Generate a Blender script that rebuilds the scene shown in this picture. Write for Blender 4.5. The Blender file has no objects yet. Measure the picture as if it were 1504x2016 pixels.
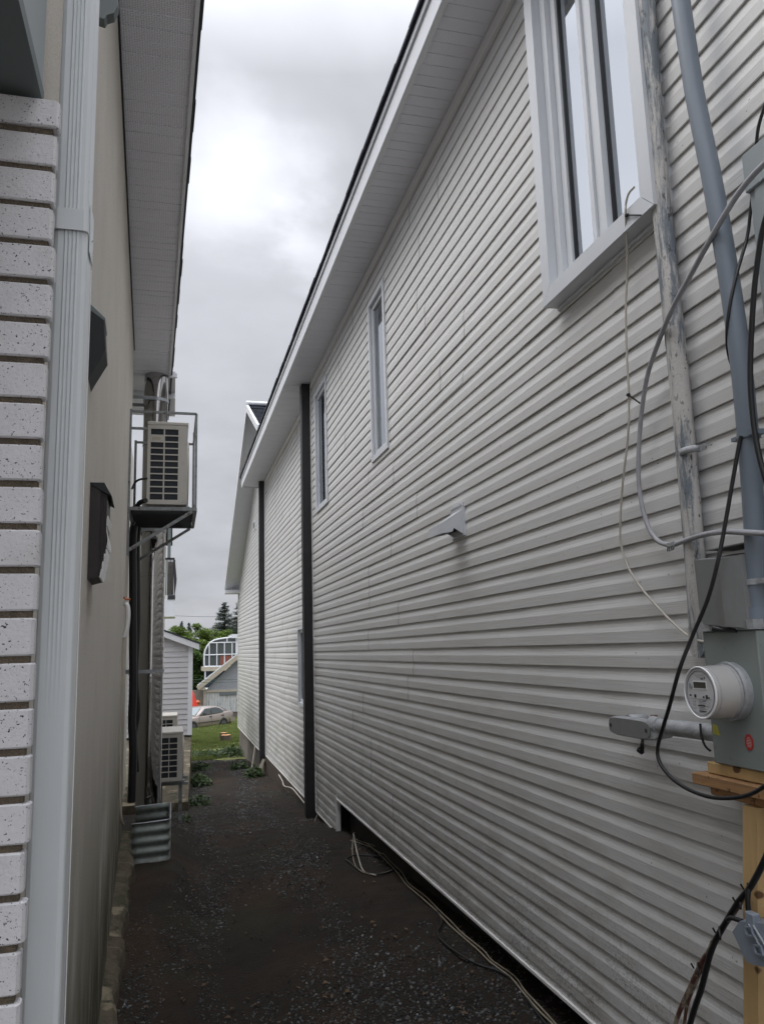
import bpy, math, random
from mathutils import Vector, Matrix, noise
random.seed(7)
S = bpy.context.scene
COL = S.collection
R = math.radians

# ------------------------------------------------------------------ camera
FPX, CX, CY = 1580.0, 752.0, 1008.0
def _basis():
    vx = 490.0
    ay = Vector((340-CX, -(1290-CY), -FPX)); u = (-(vx-CX)*(340-CX)-FPX*FPX)/(-(1290-CY))
    Y = ay.normalized(); Z = Vector((vx-CX, u, -FPX)).normalized(); X = Y.cross(Z)
    return Matrix((X, Y, Z))
M3 = _basis()
cam = bpy.data.cameras.new('camera'); camo = bpy.data.objects.new('camera', cam); COL.objects.link(camo)
camo.matrix_world = M3.to_4x4()
cam.sensor_fit = 'HORIZONTAL'; cam.sensor_width = 36.0; cam.lens = 36.0*FPX/1504.0
cam.clip_start = 0.02; cam.clip_end = 2000
S.camera = camo
S.view_settings.view_transform = 'Standard'; S.view_settings.look = 'None'
S.view_settings.exposure = 0.60; S.view_settings.gamma = 1.0

def ray(px, py): return M3 @ Vector((px-CX, CY-py, -FPX))
def at(px, py, x=None, y=None, z=None):
    d = ray(px, py)
    k = x/d.x if x is not None else (y/d.y if y is not None else z/d.z)
    return d*k

# ------------------------------------------------------------------ sky and sun
SUN_DIR = Vector((-0.60, 0.22, 0.77)).normalized()
W = bpy.data.worlds.new('World'); S.world = W; W.use_nodes = True
def build_world():
    nt = W.node_tree; N = nt.nodes; L = nt.links; N.clear()
    out = N.new('ShaderNodeOutputWorld'); bg = N.new('ShaderNodeBackground'); L.new(bg.outputs[0], out.inputs[0])
    bg.inputs[1].default_value = 0.1
    sky = N.new('ShaderNodeTexSky'); sky.sky_type = 'NISHITA'; sky.sun_disc = False
    sky.sun_elevation = math.asin(SUN_DIR.z); sky.sun_rotation = math.atan2(SUN_DIR.x, SUN_DIR.y)
    tc = N.new('ShaderNodeTexCoord')
    def math_(op, a, b=None):
        m = N.new('ShaderNodeMath'); m.operation = op
        for i, v in enumerate((a, b)):
            if v is None: continue
            if isinstance(v, (int, float)): m.inputs[i].default_value = v
            else: L.new(v, m.inputs[i])
        return m.outputs[0]
    # cloud layer: direction projected to a plane above
    sep = N.new('ShaderNodeSeparateXYZ'); L.new(tc.outputs['Generated'], sep.inputs[0])
    den = math_('ADD', math_('MAXIMUM', sep.outputs[2], 0.0), 0.28)
    comb = N.new('ShaderNodeCombineXYZ')
    L.new(math_('DIVIDE', sep.outputs[0], den), comb.inputs[0]); L.new(math_('DIVIDE', sep.outputs[1], den), comb.inputs[1])
    n1 = N.new('ShaderNodeTexNoise'); n1.inputs['Scale'].default_value = 2.1; n1.inputs['Detail'].default_value = 6
    n1.inputs['Roughness'].default_value = 0.55; n1.inputs['Distortion'].default_value = 0.35; L.new(comb.outputs[0], n1.inputs['Vector'])
    n2 = N.new('ShaderNodeTexNoise'); n2.inputs['Scale'].default_value = 5.0; n2.inputs['Detail'].default_value = 5
    L.new(comb.outputs[0], n2.inputs['Vector'])
    # elevation part
    mr = N.new('ShaderNodeMapRange'); mr.inputs['From Min'].default_value = 0.0; mr.inputs['From Max'].default_value = 0.42
    mr.inputs['To Min'].default_value = 0.34; mr.inputs['To Max'].default_value = 0.44; mr.clamp = True
    L.new(sep.outputs[2], mr.inputs[0])
    # an overcast sky is brighter overhead, and behind the camera a boost is added for light
    up = N.new('ShaderNodeMapRange'); up.inputs['From Min'].default_value = 0.62; up.inputs['From Max'].default_value = 0.93
    up.inputs['To Min'].default_value = 1.0; up.inputs['To Max'].default_value = ZENITH; L.new(sep.outputs[2], up.inputs[0])
    bh_ = N.new('ShaderNodeMapRange'); bh_.inputs['From Min'].default_value = 0.25; bh_.inputs['From Max'].default_value = -0.45
    bh_.inputs['To Min'].default_value = 1.0; bh_.inputs['To Max'].default_value = BEHIND; L.new(sep.outputs[1], bh_.inputs[0])
    val = math_('MULTIPLY', mr.outputs[0], math_('MULTIPLY', up.outputs[0], bh_.outputs[0]))
    val = math_('MULTIPLY', val, math_('ADD', math_('MULTIPLY', n1.outputs[0], 0.50), math_('ADD', math_('MULTIPLY', n2.outputs[0], 0.30), 0.60)))
    # thin places in the cloud, brighter, plus the added REFL patch
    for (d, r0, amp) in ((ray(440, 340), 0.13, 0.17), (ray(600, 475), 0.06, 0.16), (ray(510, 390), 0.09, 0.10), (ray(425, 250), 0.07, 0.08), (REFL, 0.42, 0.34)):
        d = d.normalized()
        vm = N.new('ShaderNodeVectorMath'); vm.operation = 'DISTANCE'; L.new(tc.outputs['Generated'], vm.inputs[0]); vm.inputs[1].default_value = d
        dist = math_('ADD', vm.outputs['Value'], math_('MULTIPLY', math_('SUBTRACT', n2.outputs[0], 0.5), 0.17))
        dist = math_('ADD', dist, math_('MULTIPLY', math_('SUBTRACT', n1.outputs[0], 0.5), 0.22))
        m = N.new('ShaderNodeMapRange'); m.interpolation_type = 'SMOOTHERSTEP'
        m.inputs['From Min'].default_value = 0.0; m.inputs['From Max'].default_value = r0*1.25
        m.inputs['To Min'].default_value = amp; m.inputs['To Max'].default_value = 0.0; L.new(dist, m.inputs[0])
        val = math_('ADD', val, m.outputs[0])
    vs = math_('MULTIPLY', val, 10.0)
    hsv = N.new('ShaderNodeVectorMath'); hsv.operation = 'SCALE'; hsv.inputs[0].default_value = (0.95, 0.972, 1.045); L.new(vs, hsv.inputs['Scale'])
    mix = N.new('ShaderNodeMixRGB'); mix.inputs[0].default_value = 0.975; L.new(sky.outputs[0], mix.inputs[1]); L.new(hsv.outputs[0], mix.inputs[2])
    L.new(mix.outputs[0], bg.inputs[0])
_r = ray(1190, 260); REFL = Vector((-_r.x, _r.y, _r.z))  # unseen bright sky patch added where the large window reflects
ZENITH = 4.9; BEHIND = 1.6
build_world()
sun = bpy.data.lights.new('sun', 'SUN'); sun.energy = 0.8; sun.angle = R(32); sun.color = (1.0, 0.97, 0.93)
suno = bpy.data.objects.new('sun', sun); COL.objects.link(suno)
suno.rotation_euler = SUN_DIR.to_track_quat('Z', 'Y').to_euler()

# ------------------------------------------------------------------ materials
def mat(name, col, rough=0.6, metal=0.0, spec=0.5, var=0.0, vscale=3.0, bump=0.0, bscale=60.0, stretch=(1, 1, 1), col2=None, mixrange=(0.4, 0.6), clear=0.0):
    m = bpy.data.materials.new(name); m.use_nodes = True
    nt = m.node_tree; N = nt.nodes; L = nt.links; b = N['Principled BSDF']
    b.inputs['Base Color'].default_value = (*col, 1); b.inputs['Roughness'].default_value = rough
    b.inputs['Metallic'].default_value = metal; b.inputs['Specular IOR Level'].default_value = spec
    if clear: b.inputs['Coat Weight'].default_value = clear
    tc = N.new('ShaderNodeTexCoord'); mp = N.new('ShaderNodeMapping'); mp.inputs['Scale'].default_value = stretch
    L.new(tc.outputs['Object'], mp.inputs[0])
    last = None
    if var or col2:
        n = N.new('ShaderNodeTexNoise'); n.inputs['Scale'].default_value = vscale; n.inputs['Detail'].default_value = 6; n.inputs['Roughness'].default_value = 0.62
        L.new(mp.outputs[0], n.inputs['Vector'])
        r = N.new('ShaderNodeValToRGB'); L.new(n.outputs[0], r.inputs[0])
        if col2:
            r.color_ramp.elements[0].position = mixrange[0]; r.color_ramp.elements[1].position = mixrange[1]
            r.color_ramp.elements[0].color = (*col, 1); r.color_ramp.elements[1].color = (*col2, 1)
        else:
            r.color_ramp.elements[0].position = 0.25; r.color_ramp.elements[1].position = 0.75
            r.color_ramp.elements[0].color = (*[c*(1-var) for c in col], 1); r.color_ramp.elements[1].color = (*[min(1, c*(1+var)) for c in col], 1)
        last = r.outputs[0]; L.new(last, b.inputs['Base Color'])
    if bump:
        n = N.new('ShaderNodeTexNoise'); n.inputs['Scale'].default_value = bscale; n.inputs['Detail'].default_value = 5
        L.new(mp.outputs[0], n.inputs['Vector'])
        bp = N.new('ShaderNodeBump'); bp.inputs['Strength'].default_value = bump; bp.inputs['Distance'].default_value = 0.01
        L.new(n.outputs[0], bp.inputs['Height']); L.new(bp.outputs[0], b.inputs['Normal'])
    m['_last'] = 1
    return m
def nodes(m): return m.node_tree.nodes, m.node_tree.links, m.node_tree.nodes['Principled BSDF']
def base_socket(m):
    N, L, b = nodes(m)
    for l in m.node_tree.links:
        if l.to_node == b and l.to_socket.name == 'Base Color': return l.from_socket
    rgb = N.new('ShaderNodeRGB'); rgb.outputs[0].default_value = b.inputs['Base Color'].default_value; return rgb.outputs[0]
def over(m, fac, col):
    N, L, b = nodes(m); src = base_socket(m)
    mx = N.new('ShaderNodeMixRGB'); L.new(fac, mx.inputs[0]); L.new(src, mx.inputs[1]); mx.inputs[2].default_value = (*col, 1)
    L.new(mx.outputs[0], b.inputs['Base Color']); return mx
def nz(m, scale, detail=6, vec=None, stretch=(1, 1, 1), rough=0.6, lo=0.5, hi=0.6, a=0.0, b_=1.0):
    N, L, b = nodes(m); tc = N.new('ShaderNodeTexCoord'); mp = N.new('ShaderNodeMapping'); mp.inputs['Scale'].default_value = stretch
    L.new(tc.outputs['Object'], mp.inputs[0]); n = N.new('ShaderNodeTexNoise'); n.inputs['Scale'].default_value = scale
    n.inputs['Detail'].default_value = detail; n.inputs['Roughness'].default_value = rough; L.new(mp.outputs[0], n.inputs['Vector'])
    mr = N.new('ShaderNodeMapRange'); L.new(n.outputs[0], mr.inputs[0])
    for k, v in (('From Min', lo), ('From Max', hi), ('To Min', a), ('To Max', b_)): mr.inputs[k].default_value = v
    return mr.outputs[0]
def axis_range(m, ax, f0, f1, t0=0.0, t1=1.0):
    N, L, b = nodes(m); g = N.new('ShaderNodeNewGeometry'); s = N.new('ShaderNodeSeparateXYZ'); L.new(g.outputs['Position'], s.inputs[0])
    mr = N.new('ShaderNodeMapRange'); L.new(s.outputs[ax], mr.inputs[0])
    for k, v in (('From Min', f0), ('From Max', f1), ('To Min', t0), ('To Max', t1)): mr.inputs[k].default_value = v
    return mr.outputs[0]
def mul(m, a, c, op='MULTIPLY'):
    N, L, b = nodes(m); x = N.new('ShaderNodeMath'); x.operation = op
    for i, v in enumerate((a, c)):
        if isinstance(v, (int, float)): x.inputs[i].default_value = v
        else: L.new(v, x.inputs[i])
    return x.outputs[0]

MT = {}
MT['siding'] = mat('vinyl_siding', (0.635, 0.63, 0.615), 0.42, spec=0.45, var=0.05, vscale=1.2, bump=0.15, bscale=70, stretch=(1, 0.06, 3.2))
_m = MT['siding']                       # mould specks and splashed mud near the ground, pale scuffs
over(_m, mul(_m, mul(_m, nz(_m, 75, 5, rough=0.8, lo=0.50, hi=0.60, a=0, b_=1), nz(_m, 4, 5, stretch=(1, .5, 1), lo=0.42, hi=0.60, a=0.12, b_=0.95)), axis_range(_m, 2, -1.0, -1.68, 0.0, 1.0)), (0.045, 0.042, 0.030))
over(_m, mul(_m, nz(_m, 9, 7, stretch=(1, .3, 1), lo=0.45, hi=0.75), axis_range(_m, 2, 0.2, -1.8, 0.0, 0.55)), (0.26, 0.235, 0.17))
over(_m, nz(_m, 38, 2, lo=0.735, hi=0.76, a=0, b_=0.7), (0.10, 0.085, 0.06))
over(_m, nz(_m, 2.2, 5, stretch=(1, 0.25, 4.0), lo=0.50, hi=0.72, a=0, b_=0.22), (0.42, 0.38, 0.32))
MT['white'] = mat('white_aluminium', (0.69, 0.70, 0.72), 0.38, var=0.04)
MT['trim'] = mat('white_vinyl_trim', (0.76, 0.75, 0.73), 0.4, var=0.04)
MT['frame'] = mat('window_vinyl', (0.64, 0.66, 0.685), 0.35, var=0.03)
MT['soffit'] = mat('soffit_aluminium', (0.78, 0.785, 0.84), 0.5, var=0.04)
def soffit_holes(m, sx, sy, amt):
    N, L, b = nodes(m); tc = N.new('ShaderNodeTexCoord'); mp = N.new('ShaderNodeMapping'); mp.inputs['Scale'].default_value = (sx, sy, 1)
    L.new(tc.outputs['Object'], mp.inputs[0]); v = N.new('ShaderNodeTexVoronoi'); v.voronoi_dimensions = '2D'
    v.inputs['Randomness'].default_value = 0.35; v.inputs['Scale'].default_value = 1.0; L.new(mp.outputs[0], v.inputs['Vector'])
    mr = N.new('ShaderNodeMapRange'); L.new(v.outputs['Distance'], mr.inputs[0])
    for k, x in (('From Min', 0.20), ('From Max', 0.30), ('To Min', amt), ('To Max', 0.0)): mr.inputs[k].default_value = x
    return mr.outputs[0]
MT['soffit_perf'] = mat('perforated_soffit', (0.76, 0.76, 0.81), 0.5, var=0.04)
over(MT['soffit_perf'], soffit_holes(MT['soffit_perf'], 75, 80, 0.45), (0.05, 0.05, 0.05))
over(MT['soffit'], soffit_holes(MT['soffit'], 95, 120, 0.22), (0.10, 0.10, 0.11))
MT['shingle'] = mat('asphalt_shingle', (0.045, 0.048, 0.062), 0.9, var=0.5, vscale=14, bump=0.6, bscale=200)
MT['black'] = mat('black_painted_steel', (0.018, 0.018, 0.02), 0.55, var=0.3, vscale=6, bump=0.1, bscale=120)
MT['stucco'] = mat('beige_stucco', (0.56, 0.525, 0.465), 0.92, var=0.05, vscale=2.0, bump=0.5, bscale=420)
_m = MT['stucco']
over(_m, nz(_m, 160, 3, lo=0.50, hi=0.66, a=0, b_=0.45), (0.27, 0.245, 0.205))
over(_m, nz(_m, 1.1, 4, lo=0.45, hi=0.7, a=0, b_=0.25), (0.36, 0.33, 0.28))
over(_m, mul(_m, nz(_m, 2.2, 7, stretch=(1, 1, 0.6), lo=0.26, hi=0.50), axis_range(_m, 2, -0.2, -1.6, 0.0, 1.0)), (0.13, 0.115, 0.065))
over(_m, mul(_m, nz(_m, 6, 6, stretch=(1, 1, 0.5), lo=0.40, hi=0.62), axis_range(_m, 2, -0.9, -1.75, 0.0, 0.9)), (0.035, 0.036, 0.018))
MT['stucco2'] = mat('pale_stucco', (0.50, 0.49, 0.44), 0.9, var=0.06, bump=0.3, bscale=300)
MT['concrete'] = mat('old_concrete', (0.095, 0.078, 0.052), 0.95, var=0.35, vscale=5, bump=1.0, bscale=40)
_m = MT['concrete']; over(_m, nz(_m, 7, 6, lo=0.50, hi=0.62, a=0, b_=0.85), (0.035, 0.040, 0.018)); over(_m, nz(_m, 4, 5, lo=0.57, hi=0.62, a=0, b_=0.8), (0.26, 0.22, 0.15))
MT['browndirt'] = mat('muddy_concrete', (0.05, 0.034, 0.022), 0.95, var=0.4, vscale=3, bump=1.0, bscale=12)
MT['bounce_conc'] = mat('pale_concrete', (0.22, 0.21, 0.20), 0.9, var=0.1, vscale=1.5, bump=0.3, bscale=60)
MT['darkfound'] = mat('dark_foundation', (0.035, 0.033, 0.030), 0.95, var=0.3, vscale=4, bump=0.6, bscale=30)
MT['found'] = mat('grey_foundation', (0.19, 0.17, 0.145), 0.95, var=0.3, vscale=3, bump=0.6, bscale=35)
MT['spout'] = mat('grey_painted_downspout', (0.60, 0.625, 0.63), 0.36, var=0.04, vscale=3, stretch=(4, 4, 0.4), bump=0.04, bscale=120)
over(MT['spout'], nz(MT['spout'], 60, 3, lo=0.72, hi=0.76, a=0, b_=0.5), (0.2, 0.2, 0.19))
MT['edge'] = mat('bright_white_edge', (0.80, 0.80, 0.80), 0.35, var=0.03)
MT['brick'] = mat('white_glazed_brick', (0.61, 0.60, 0.61), 0.45, var=0.05, vscale=18, bump=0.15, bscale=150)
_m = MT['brick']
over(_m, mul(_m, nz(_m, 240, 1, lo=0.665, hi=0.70), nz(_m, 9, 2, lo=0.35, hi=0.6, a=0.45, b_=1)), (0.035, 0.03, 0.04))
over(_m, nz(_m, 620, 1, lo=0.70, hi=0.73, a=0, b_=0.8), (0.10, 0.09, 0.10))
over(_m, nz(_m, 14, 6, lo=0.56, hi=0.7, a=0, b_=0.22), (0.34, 0.31, 0.27))
MT['mortar'] = mat('sandy_mortar', (0.15, 0.12, 0.085), 0.95, var=0.35, vscale=60, bump=1.0, bscale=260)
MT['slate'] = mat('grey_green_metal', (0.125, 0.145, 0.145), 0.55, var=0.06)
MT['slate_lt'] = mat('light_grey_metal', (0.30, 0.33, 0.34), 0.5, var=0.06)
MT['darkmetal'] = mat('dark_brown_metal', (0.028, 0.023, 0.021), 0.5, var=0.3, vscale=12)
MT['charcoal'] = mat('charcoal_plastic', (0.022, 0.024, 0.026), 0.7, var=0.2)
MT['charcoal_lt'] = mat('grey_hood_top', (0.16, 0.19, 0.20), 0.6, var=0.15)  # hood top coloured a paler grey than the body
MT['galv'] = mat('galvanised_steel', (0.38, 0.40, 0.42), 0.45, metal=0.6, var=0.25, vscale=14, bump=0.1, bscale=60)
MT['galvrust'] = mat('weathered_galvanised', (0.24, 0.27, 0.25), 0.5, metal=0.35, var=0.2, vscale=16, bump=0.2, bscale=40)
_m = MT['galvrust']; over(_m, mul(_m, nz(_m, 10, 6, lo=0.42, hi=0.58), axis_range(_m, 2, -1.80, -1.98, 0, 0.8)), (0.085, 0.05, 0.028))
MT['inox'] = mat('mirror_stainless', (0.43, 0.415, 0.40), 0.045, metal=1.0, var=0.05, vscale=2, bump=0.05, bscale=5, stretch=(0.6, 0.6, 2.5))
MT['cream'] = mat('cream_enamel', (0.50, 0.475, 0.425), 0.45, var=0.05, vscale=5)
over(MT['cream'], nz(MT['cream'], 12, 6, lo=0.58, hi=0.75, a=0, b_=0.4), (0.25, 0.21, 0.15))
MT['hole'] = mat('dark_louvre', (0.012, 0.016, 0.022), 0.6)
MT['fin'] = mat('condenser_fins', (0.04, 0.045, 0.055), 0.4, metal=0.5)
MT['steel_paint'] = mat('grey_painted_steel', (0.21, 0.225, 0.225), 0.55, var=0.3, vscale=20)
over(MT['steel_paint'], nz(MT['steel_paint'], 16, 6, lo=0.58, hi=0.66, a=0, b_=0.9), (0.10, 0.05, 0.025))
MT['rubber'] = mat('black_cable', (0.012, 0.012, 0.013), 0.42, var=0.2)
MT['cable_grey'] = mat('grey_cable', (0.36, 0.36, 0.38), 0.5, var=0.15, vscale=20)
MT['cable_white'] = mat('yellowed_white_cable', (0.47, 0.44, 0.385), 0.55, var=0.12, vscale=10)
MT['cable_cream'] = mat('cream_cable', (0.26, 0.225, 0.165), 0.6, var=0.2, vscale=12)
MT['cable_brown'] = mat('brown_taped_cable', (0.10, 0.045, 0.03), 0.6, col2=(0.30, 0.25, 0.19), mixrange=(0.48, 0.55), vscale=14)
MT['tapedpipe'] = mat('flaking_painted_pipe', (0.52, 0.50, 0.47), 0.6, var=0.1, vscale=4, bump=0.3, bscale=90)
_m = MT['tapedpipe']
over(_m, nz(_m, 7, 8, stretch=(1.6, 1.6, 0.22), rough=0.72, lo=0.465, hi=0.54, a=0, b_=0.9), (0.12, 0.15, 0.18))
over(_m, mul(_m, nz(_m, 55, 4, stretch=(1, 1, 0.45), lo=0.60, hi=0.635), axis_range(_m, 1, 2.50, 2.42, 0.0, 1.0)), (0.03, 0.025, 0.02))
MT['conduit'] = mat('blue_grey_conduit', (0.17, 0.20, 0.235), 0.45, var=0.08, vscale=6, stretch=(1, 1, 0.4))
MT['metergrey'] = mat('meter_box_enamel', (0.225, 0.255, 0.240), 0.5, var=0.05, vscale=5)
over(MT['metergrey'], nz(MT['metergrey'], 25, 6, lo=0.62, hi=0.7, a=0, b_=0.35), (0.12, 0.11, 0.09))
MT['boxgrey'] = mat('sheet_metal_box', (0.20, 0.205, 0.20), 0.6, var=0.1, vscale=5)
over(MT['boxgrey'], nz(MT['boxgrey'], 5, 6, stretch=(1, 1, 0.4), lo=0.5, hi=0.68, a=0, b_=0.5), (0.12, 0.10, 0.075))
MT['castal'] = mat('cast_aluminium', (0.37, 0.38, 0.39), 0.5, metal=0.3, var=0.25, vscale=25, bump=0.3, bscale=120)
MT['meterbody'] = mat('meter_plastic', (0.42, 0.41, 0.395), 0.25, var=0.05, clear=0.4)
MT['meterface'] = mat('meter_face', (0.55, 0.55, 0.55), 0.4, var=0.04)
MT['lcd'] = mat('meter_display', (0.065, 0.062, 0.05), 0.25)
MT['ink'] = mat('black_ink', (0.03, 0.03, 0.03), 0.6)
MT['inkgrey'] = mat('grey_print', (0.22, 0.22, 0.24), 0.6)
MT['inkwhite'] = mat('white_print', (0.55, 0.40, 0.38), 0.6)
MT['red'] = mat('red_sticker', (0.42, 0.035, 0.03), 0.5)
MT['yellow'] = mat('yellow_sticker', (0.42, 0.40, 0.06), 0.5, var=0.2, vscale=60)
MT['lumber'] = mat('weathered_lumber', (0.55, 0.37, 0.17), 0.7, var=0.18, vscale=12, stretch=(1.5, 1.5, 0.10), bump=0.15, bscale=80)
MT['lumber2'] = mat('stained_lumber', (0.36, 0.20, 0.09), 0.75, var=0.3, vscale=14, stretch=(1, 0.15, 1), bump=0.2, bscale=80)
over(MT['lumber2'], nz(MT['lumber2'], 22, 5, lo=0.60, hi=0.66, a=0, b_=0.85), (0.04, 0.025, 0.015))
_m = MT['lumber']
over(_m, nz(_m, 15, 1, lo=0.70, hi=0.74, a=0, b_=0.9), (0.10, 0.04, 0.015))
MT['plastic_grey'] = mat('grey_box_plastic', (0.22, 0.25, 0.29), 0.35, var=0.05)
MT['tie'] = mat('black_zip_tie', (0.01, 0.01, 0.01), 0.4)
MT['dirt'] = mat('wet_dirt', (0.0200, 0.0130, 0.0075), 0.9, spec=0.3, var=0.55, vscale=1.3, bump=1.0, bscale=55)
_m = MT['dirt']
over(_m, nz(_m, 38, 8, rough=0.75, lo=0.44, hi=0.60, a=0, b_=0.55), (0.011, 0.012, 0.012))
over(_m, nz(_m, 1.5, 5, stretch=(1, .5, 1), lo=0.5, hi=0.68, a=0, b_=0.9), (0.038, 0.022, 0.012))
over(_m, nz(_m, 0.9, 4, lo=0.52, hi=0.62, a=0, b_=0.6), (0.022, 0.022, 0.012))
MT['stone'] = mat('wet_slate_gravel', (0.038, 0.042, 0.043), 0.33, spec=0.6, var=0.6, vscale=9)
over(MT['stone'], nz(MT['stone'], 23, 1, lo=0.62, hi=0.66, a=0, b_=0.85), (0.085, 0.08, 0.065)); over(MT['stone'], nz(MT['stone'], 17, 1, lo=0.66, hi=0.70, a=0, b_=0.9), (0.08, 0.035, 0.02))
MT['deadleaf'] = mat('dead_leaves', (0.12, 0.075, 0.04), 0.7, var=0.4, vscale=6)
MT['lawn'] = mat('lawn_base', (0.15, 0.175, 0.045), 0.9, var=0.3, vscale=2.0, col2=(0.14, 0.10, 0.05), mixrange=(0.50, 0.66))
MT['grass'] = mat('grass_blade', (0.13, 0.165, 0.045), 0.6, var=0.4, vscale=1.5)
MT['leafA'] = mat('bright_foliage', (0.12, 0.18, 0.03), 0.6, var=0.45, vscale=0.9)
MT['leafB'] = mat('mid_foliage', (0.075, 0.13, 0.03), 0.6, var=0.4, vscale=0.8)
MT['leafC'] = mat('conifer_needles', (0.030, 0.058, 0.034), 0.7, var=0.4, vscale=1.0)
MT['leafD'] = mat('distant_conifer', (0.055, 0.095, 0.055), 0.7, var=0.3, vscale=1.0)
MT['weed'] = mat('weed_leaves', (0.045, 0.080, 0.020), 0.5, var=0.4, vscale=4)
MT['bark'] = mat('bark', (0.085, 0.065, 0.05), 0.95, var=0.4, vscale=8, bump=0.8, bscale=30)
MT['stumpcut'] = mat('fresh_cut_wood', (0.62, 0.33, 0.14), 0.8, var=0.15, vscale=9)
MT['shedroof'] = mat('shed_siding', (0.50, 0.49, 0.50), 0.5, var=0.03)
MT['greyshingle'] = mat('grey_cedar_shingle', (0.27, 0.285, 0.30), 0.85, var=0.25, vscale=7, stretch=(1, 1, 4), bump=0.8, bscale=18)
MT['peeling'] = mat('peeling_white_boards', (0.50, 0.51, 0.48), 0.85, var=0.1, vscale=3)
over(MT['peeling'], nz(MT['peeling'], 3.2, 8, stretch=(2.2, 1, 0.35), rough=0.72, lo=0.52, hi=0.60, a=0, b_=0.85), (0.20, 0.21, 0.18))
MT['beigewood'] = mat('beige_wood', (0.40, 0.36, 0.28), 0.7, var=0.12)
MT['fence'] = mat('grey_fence_boards', (0.27, 0.235, 0.195), 0.85, var=0.2, vscale=6)
MT['redcloth'] = mat('red_umbrella_cloth', (0.62, 0.045, 0.025), 0.8, var=0.12, vscale=6)
MT['carpaint'] = mat('beige_car_paint', (0.29, 0.245, 0.22), 0.3, metal=0.35, spec=0.5, var=0.04, clear=0.6)
MT['carglass'] = mat('car_glass', (0.035, 0.045, 0.045), 0.05, spec=0.9)
MT['windscreen'] = mat('reflecting_windscreen', (0.22, 0.26, 0.27), 0.08, spec=1.0)
MT['tyre'] = mat('tyre_rubber', (0.015, 0.015, 0.015), 0.85)
MT['rim'] = mat('wheel_rim', (0.12, 0.125, 0.13), 0.4, metal=0.6)
MT['carlamp'] = mat('tail_lamp', (0.35, 0.03, 0.02), 0.2)
MT['sunglass'] = mat('sunroom_glass', (0.075, 0.085, 0.082), 0.12, spec=0.6)
MT['redbrown'] = mat('red_brown_curtain', (0.22, 0.075, 0.05), 0.9)
MT['bluewall'] = mat('dark_blue_wall', (0.035, 0.05, 0.065), 0.8)
MT['orange'] = mat('orange_cap', (0.45, 0.11, 0.03), 0.5)
MT['curtain'] = mat('white_curtain', (0.84, 0.86, 0.90), 0.9, var=0.05, vscale=12, stretch=(1, 3, 0.1))
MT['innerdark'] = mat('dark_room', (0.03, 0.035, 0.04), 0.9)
MT['gardenblk'] = mat('dark_window', (0.05, 0.06, 0.07), 0.08, spec=1.0)
def glass_mat():
    m = bpy.data.materials.new('window_glass'); m.use_nodes = True; nt = m.node_tree; N = nt.nodes; L = nt.links
    N.remove(N['Principled BSDF']); out = N['Material Output']
    t = N.new('ShaderNodeBsdfTransparent'); t.inputs[0].default_value = (0.94, 0.97, 0.98, 1); g = N.new('ShaderNodeBsdfGlossy'); g.inputs['Roughness'].default_value = 0.01; g.inputs[0].default_value = (0.92, 0.96, 1.0, 1)
    fr = N.new('ShaderNodeFresnel'); fr.inputs[0].default_value = 9.0
    mx = N.new('ShaderNodeMixShader'); L.new(fr.outputs[0], mx.inputs[0]); L.new(t.outputs[0], mx.inputs[1]); L.new(g.outputs[0], mx.inputs[2]); L.new(mx.outputs[0], out.inputs[0])
    return m
MT['glass'] = glass_mat()
# grass and leaves let light through
for k in ('grass', 'leafA', 'leafB', 'weed'):
    N, L, b = nodes(MT[k]); tr = N.new('ShaderNodeBsdfTranslucent'); L.new(base_socket(MT[k]), tr.inputs[0]); mx = N.new('ShaderNodeMixShader'); mx.inputs[0].default_value = 0.4
    L.new(b.outputs[0], mx.inputs[1]); L.new(tr.outputs[0], mx.inputs[2]); L.new(mx.outputs[0], N['Material Output'].inputs[0])

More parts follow.
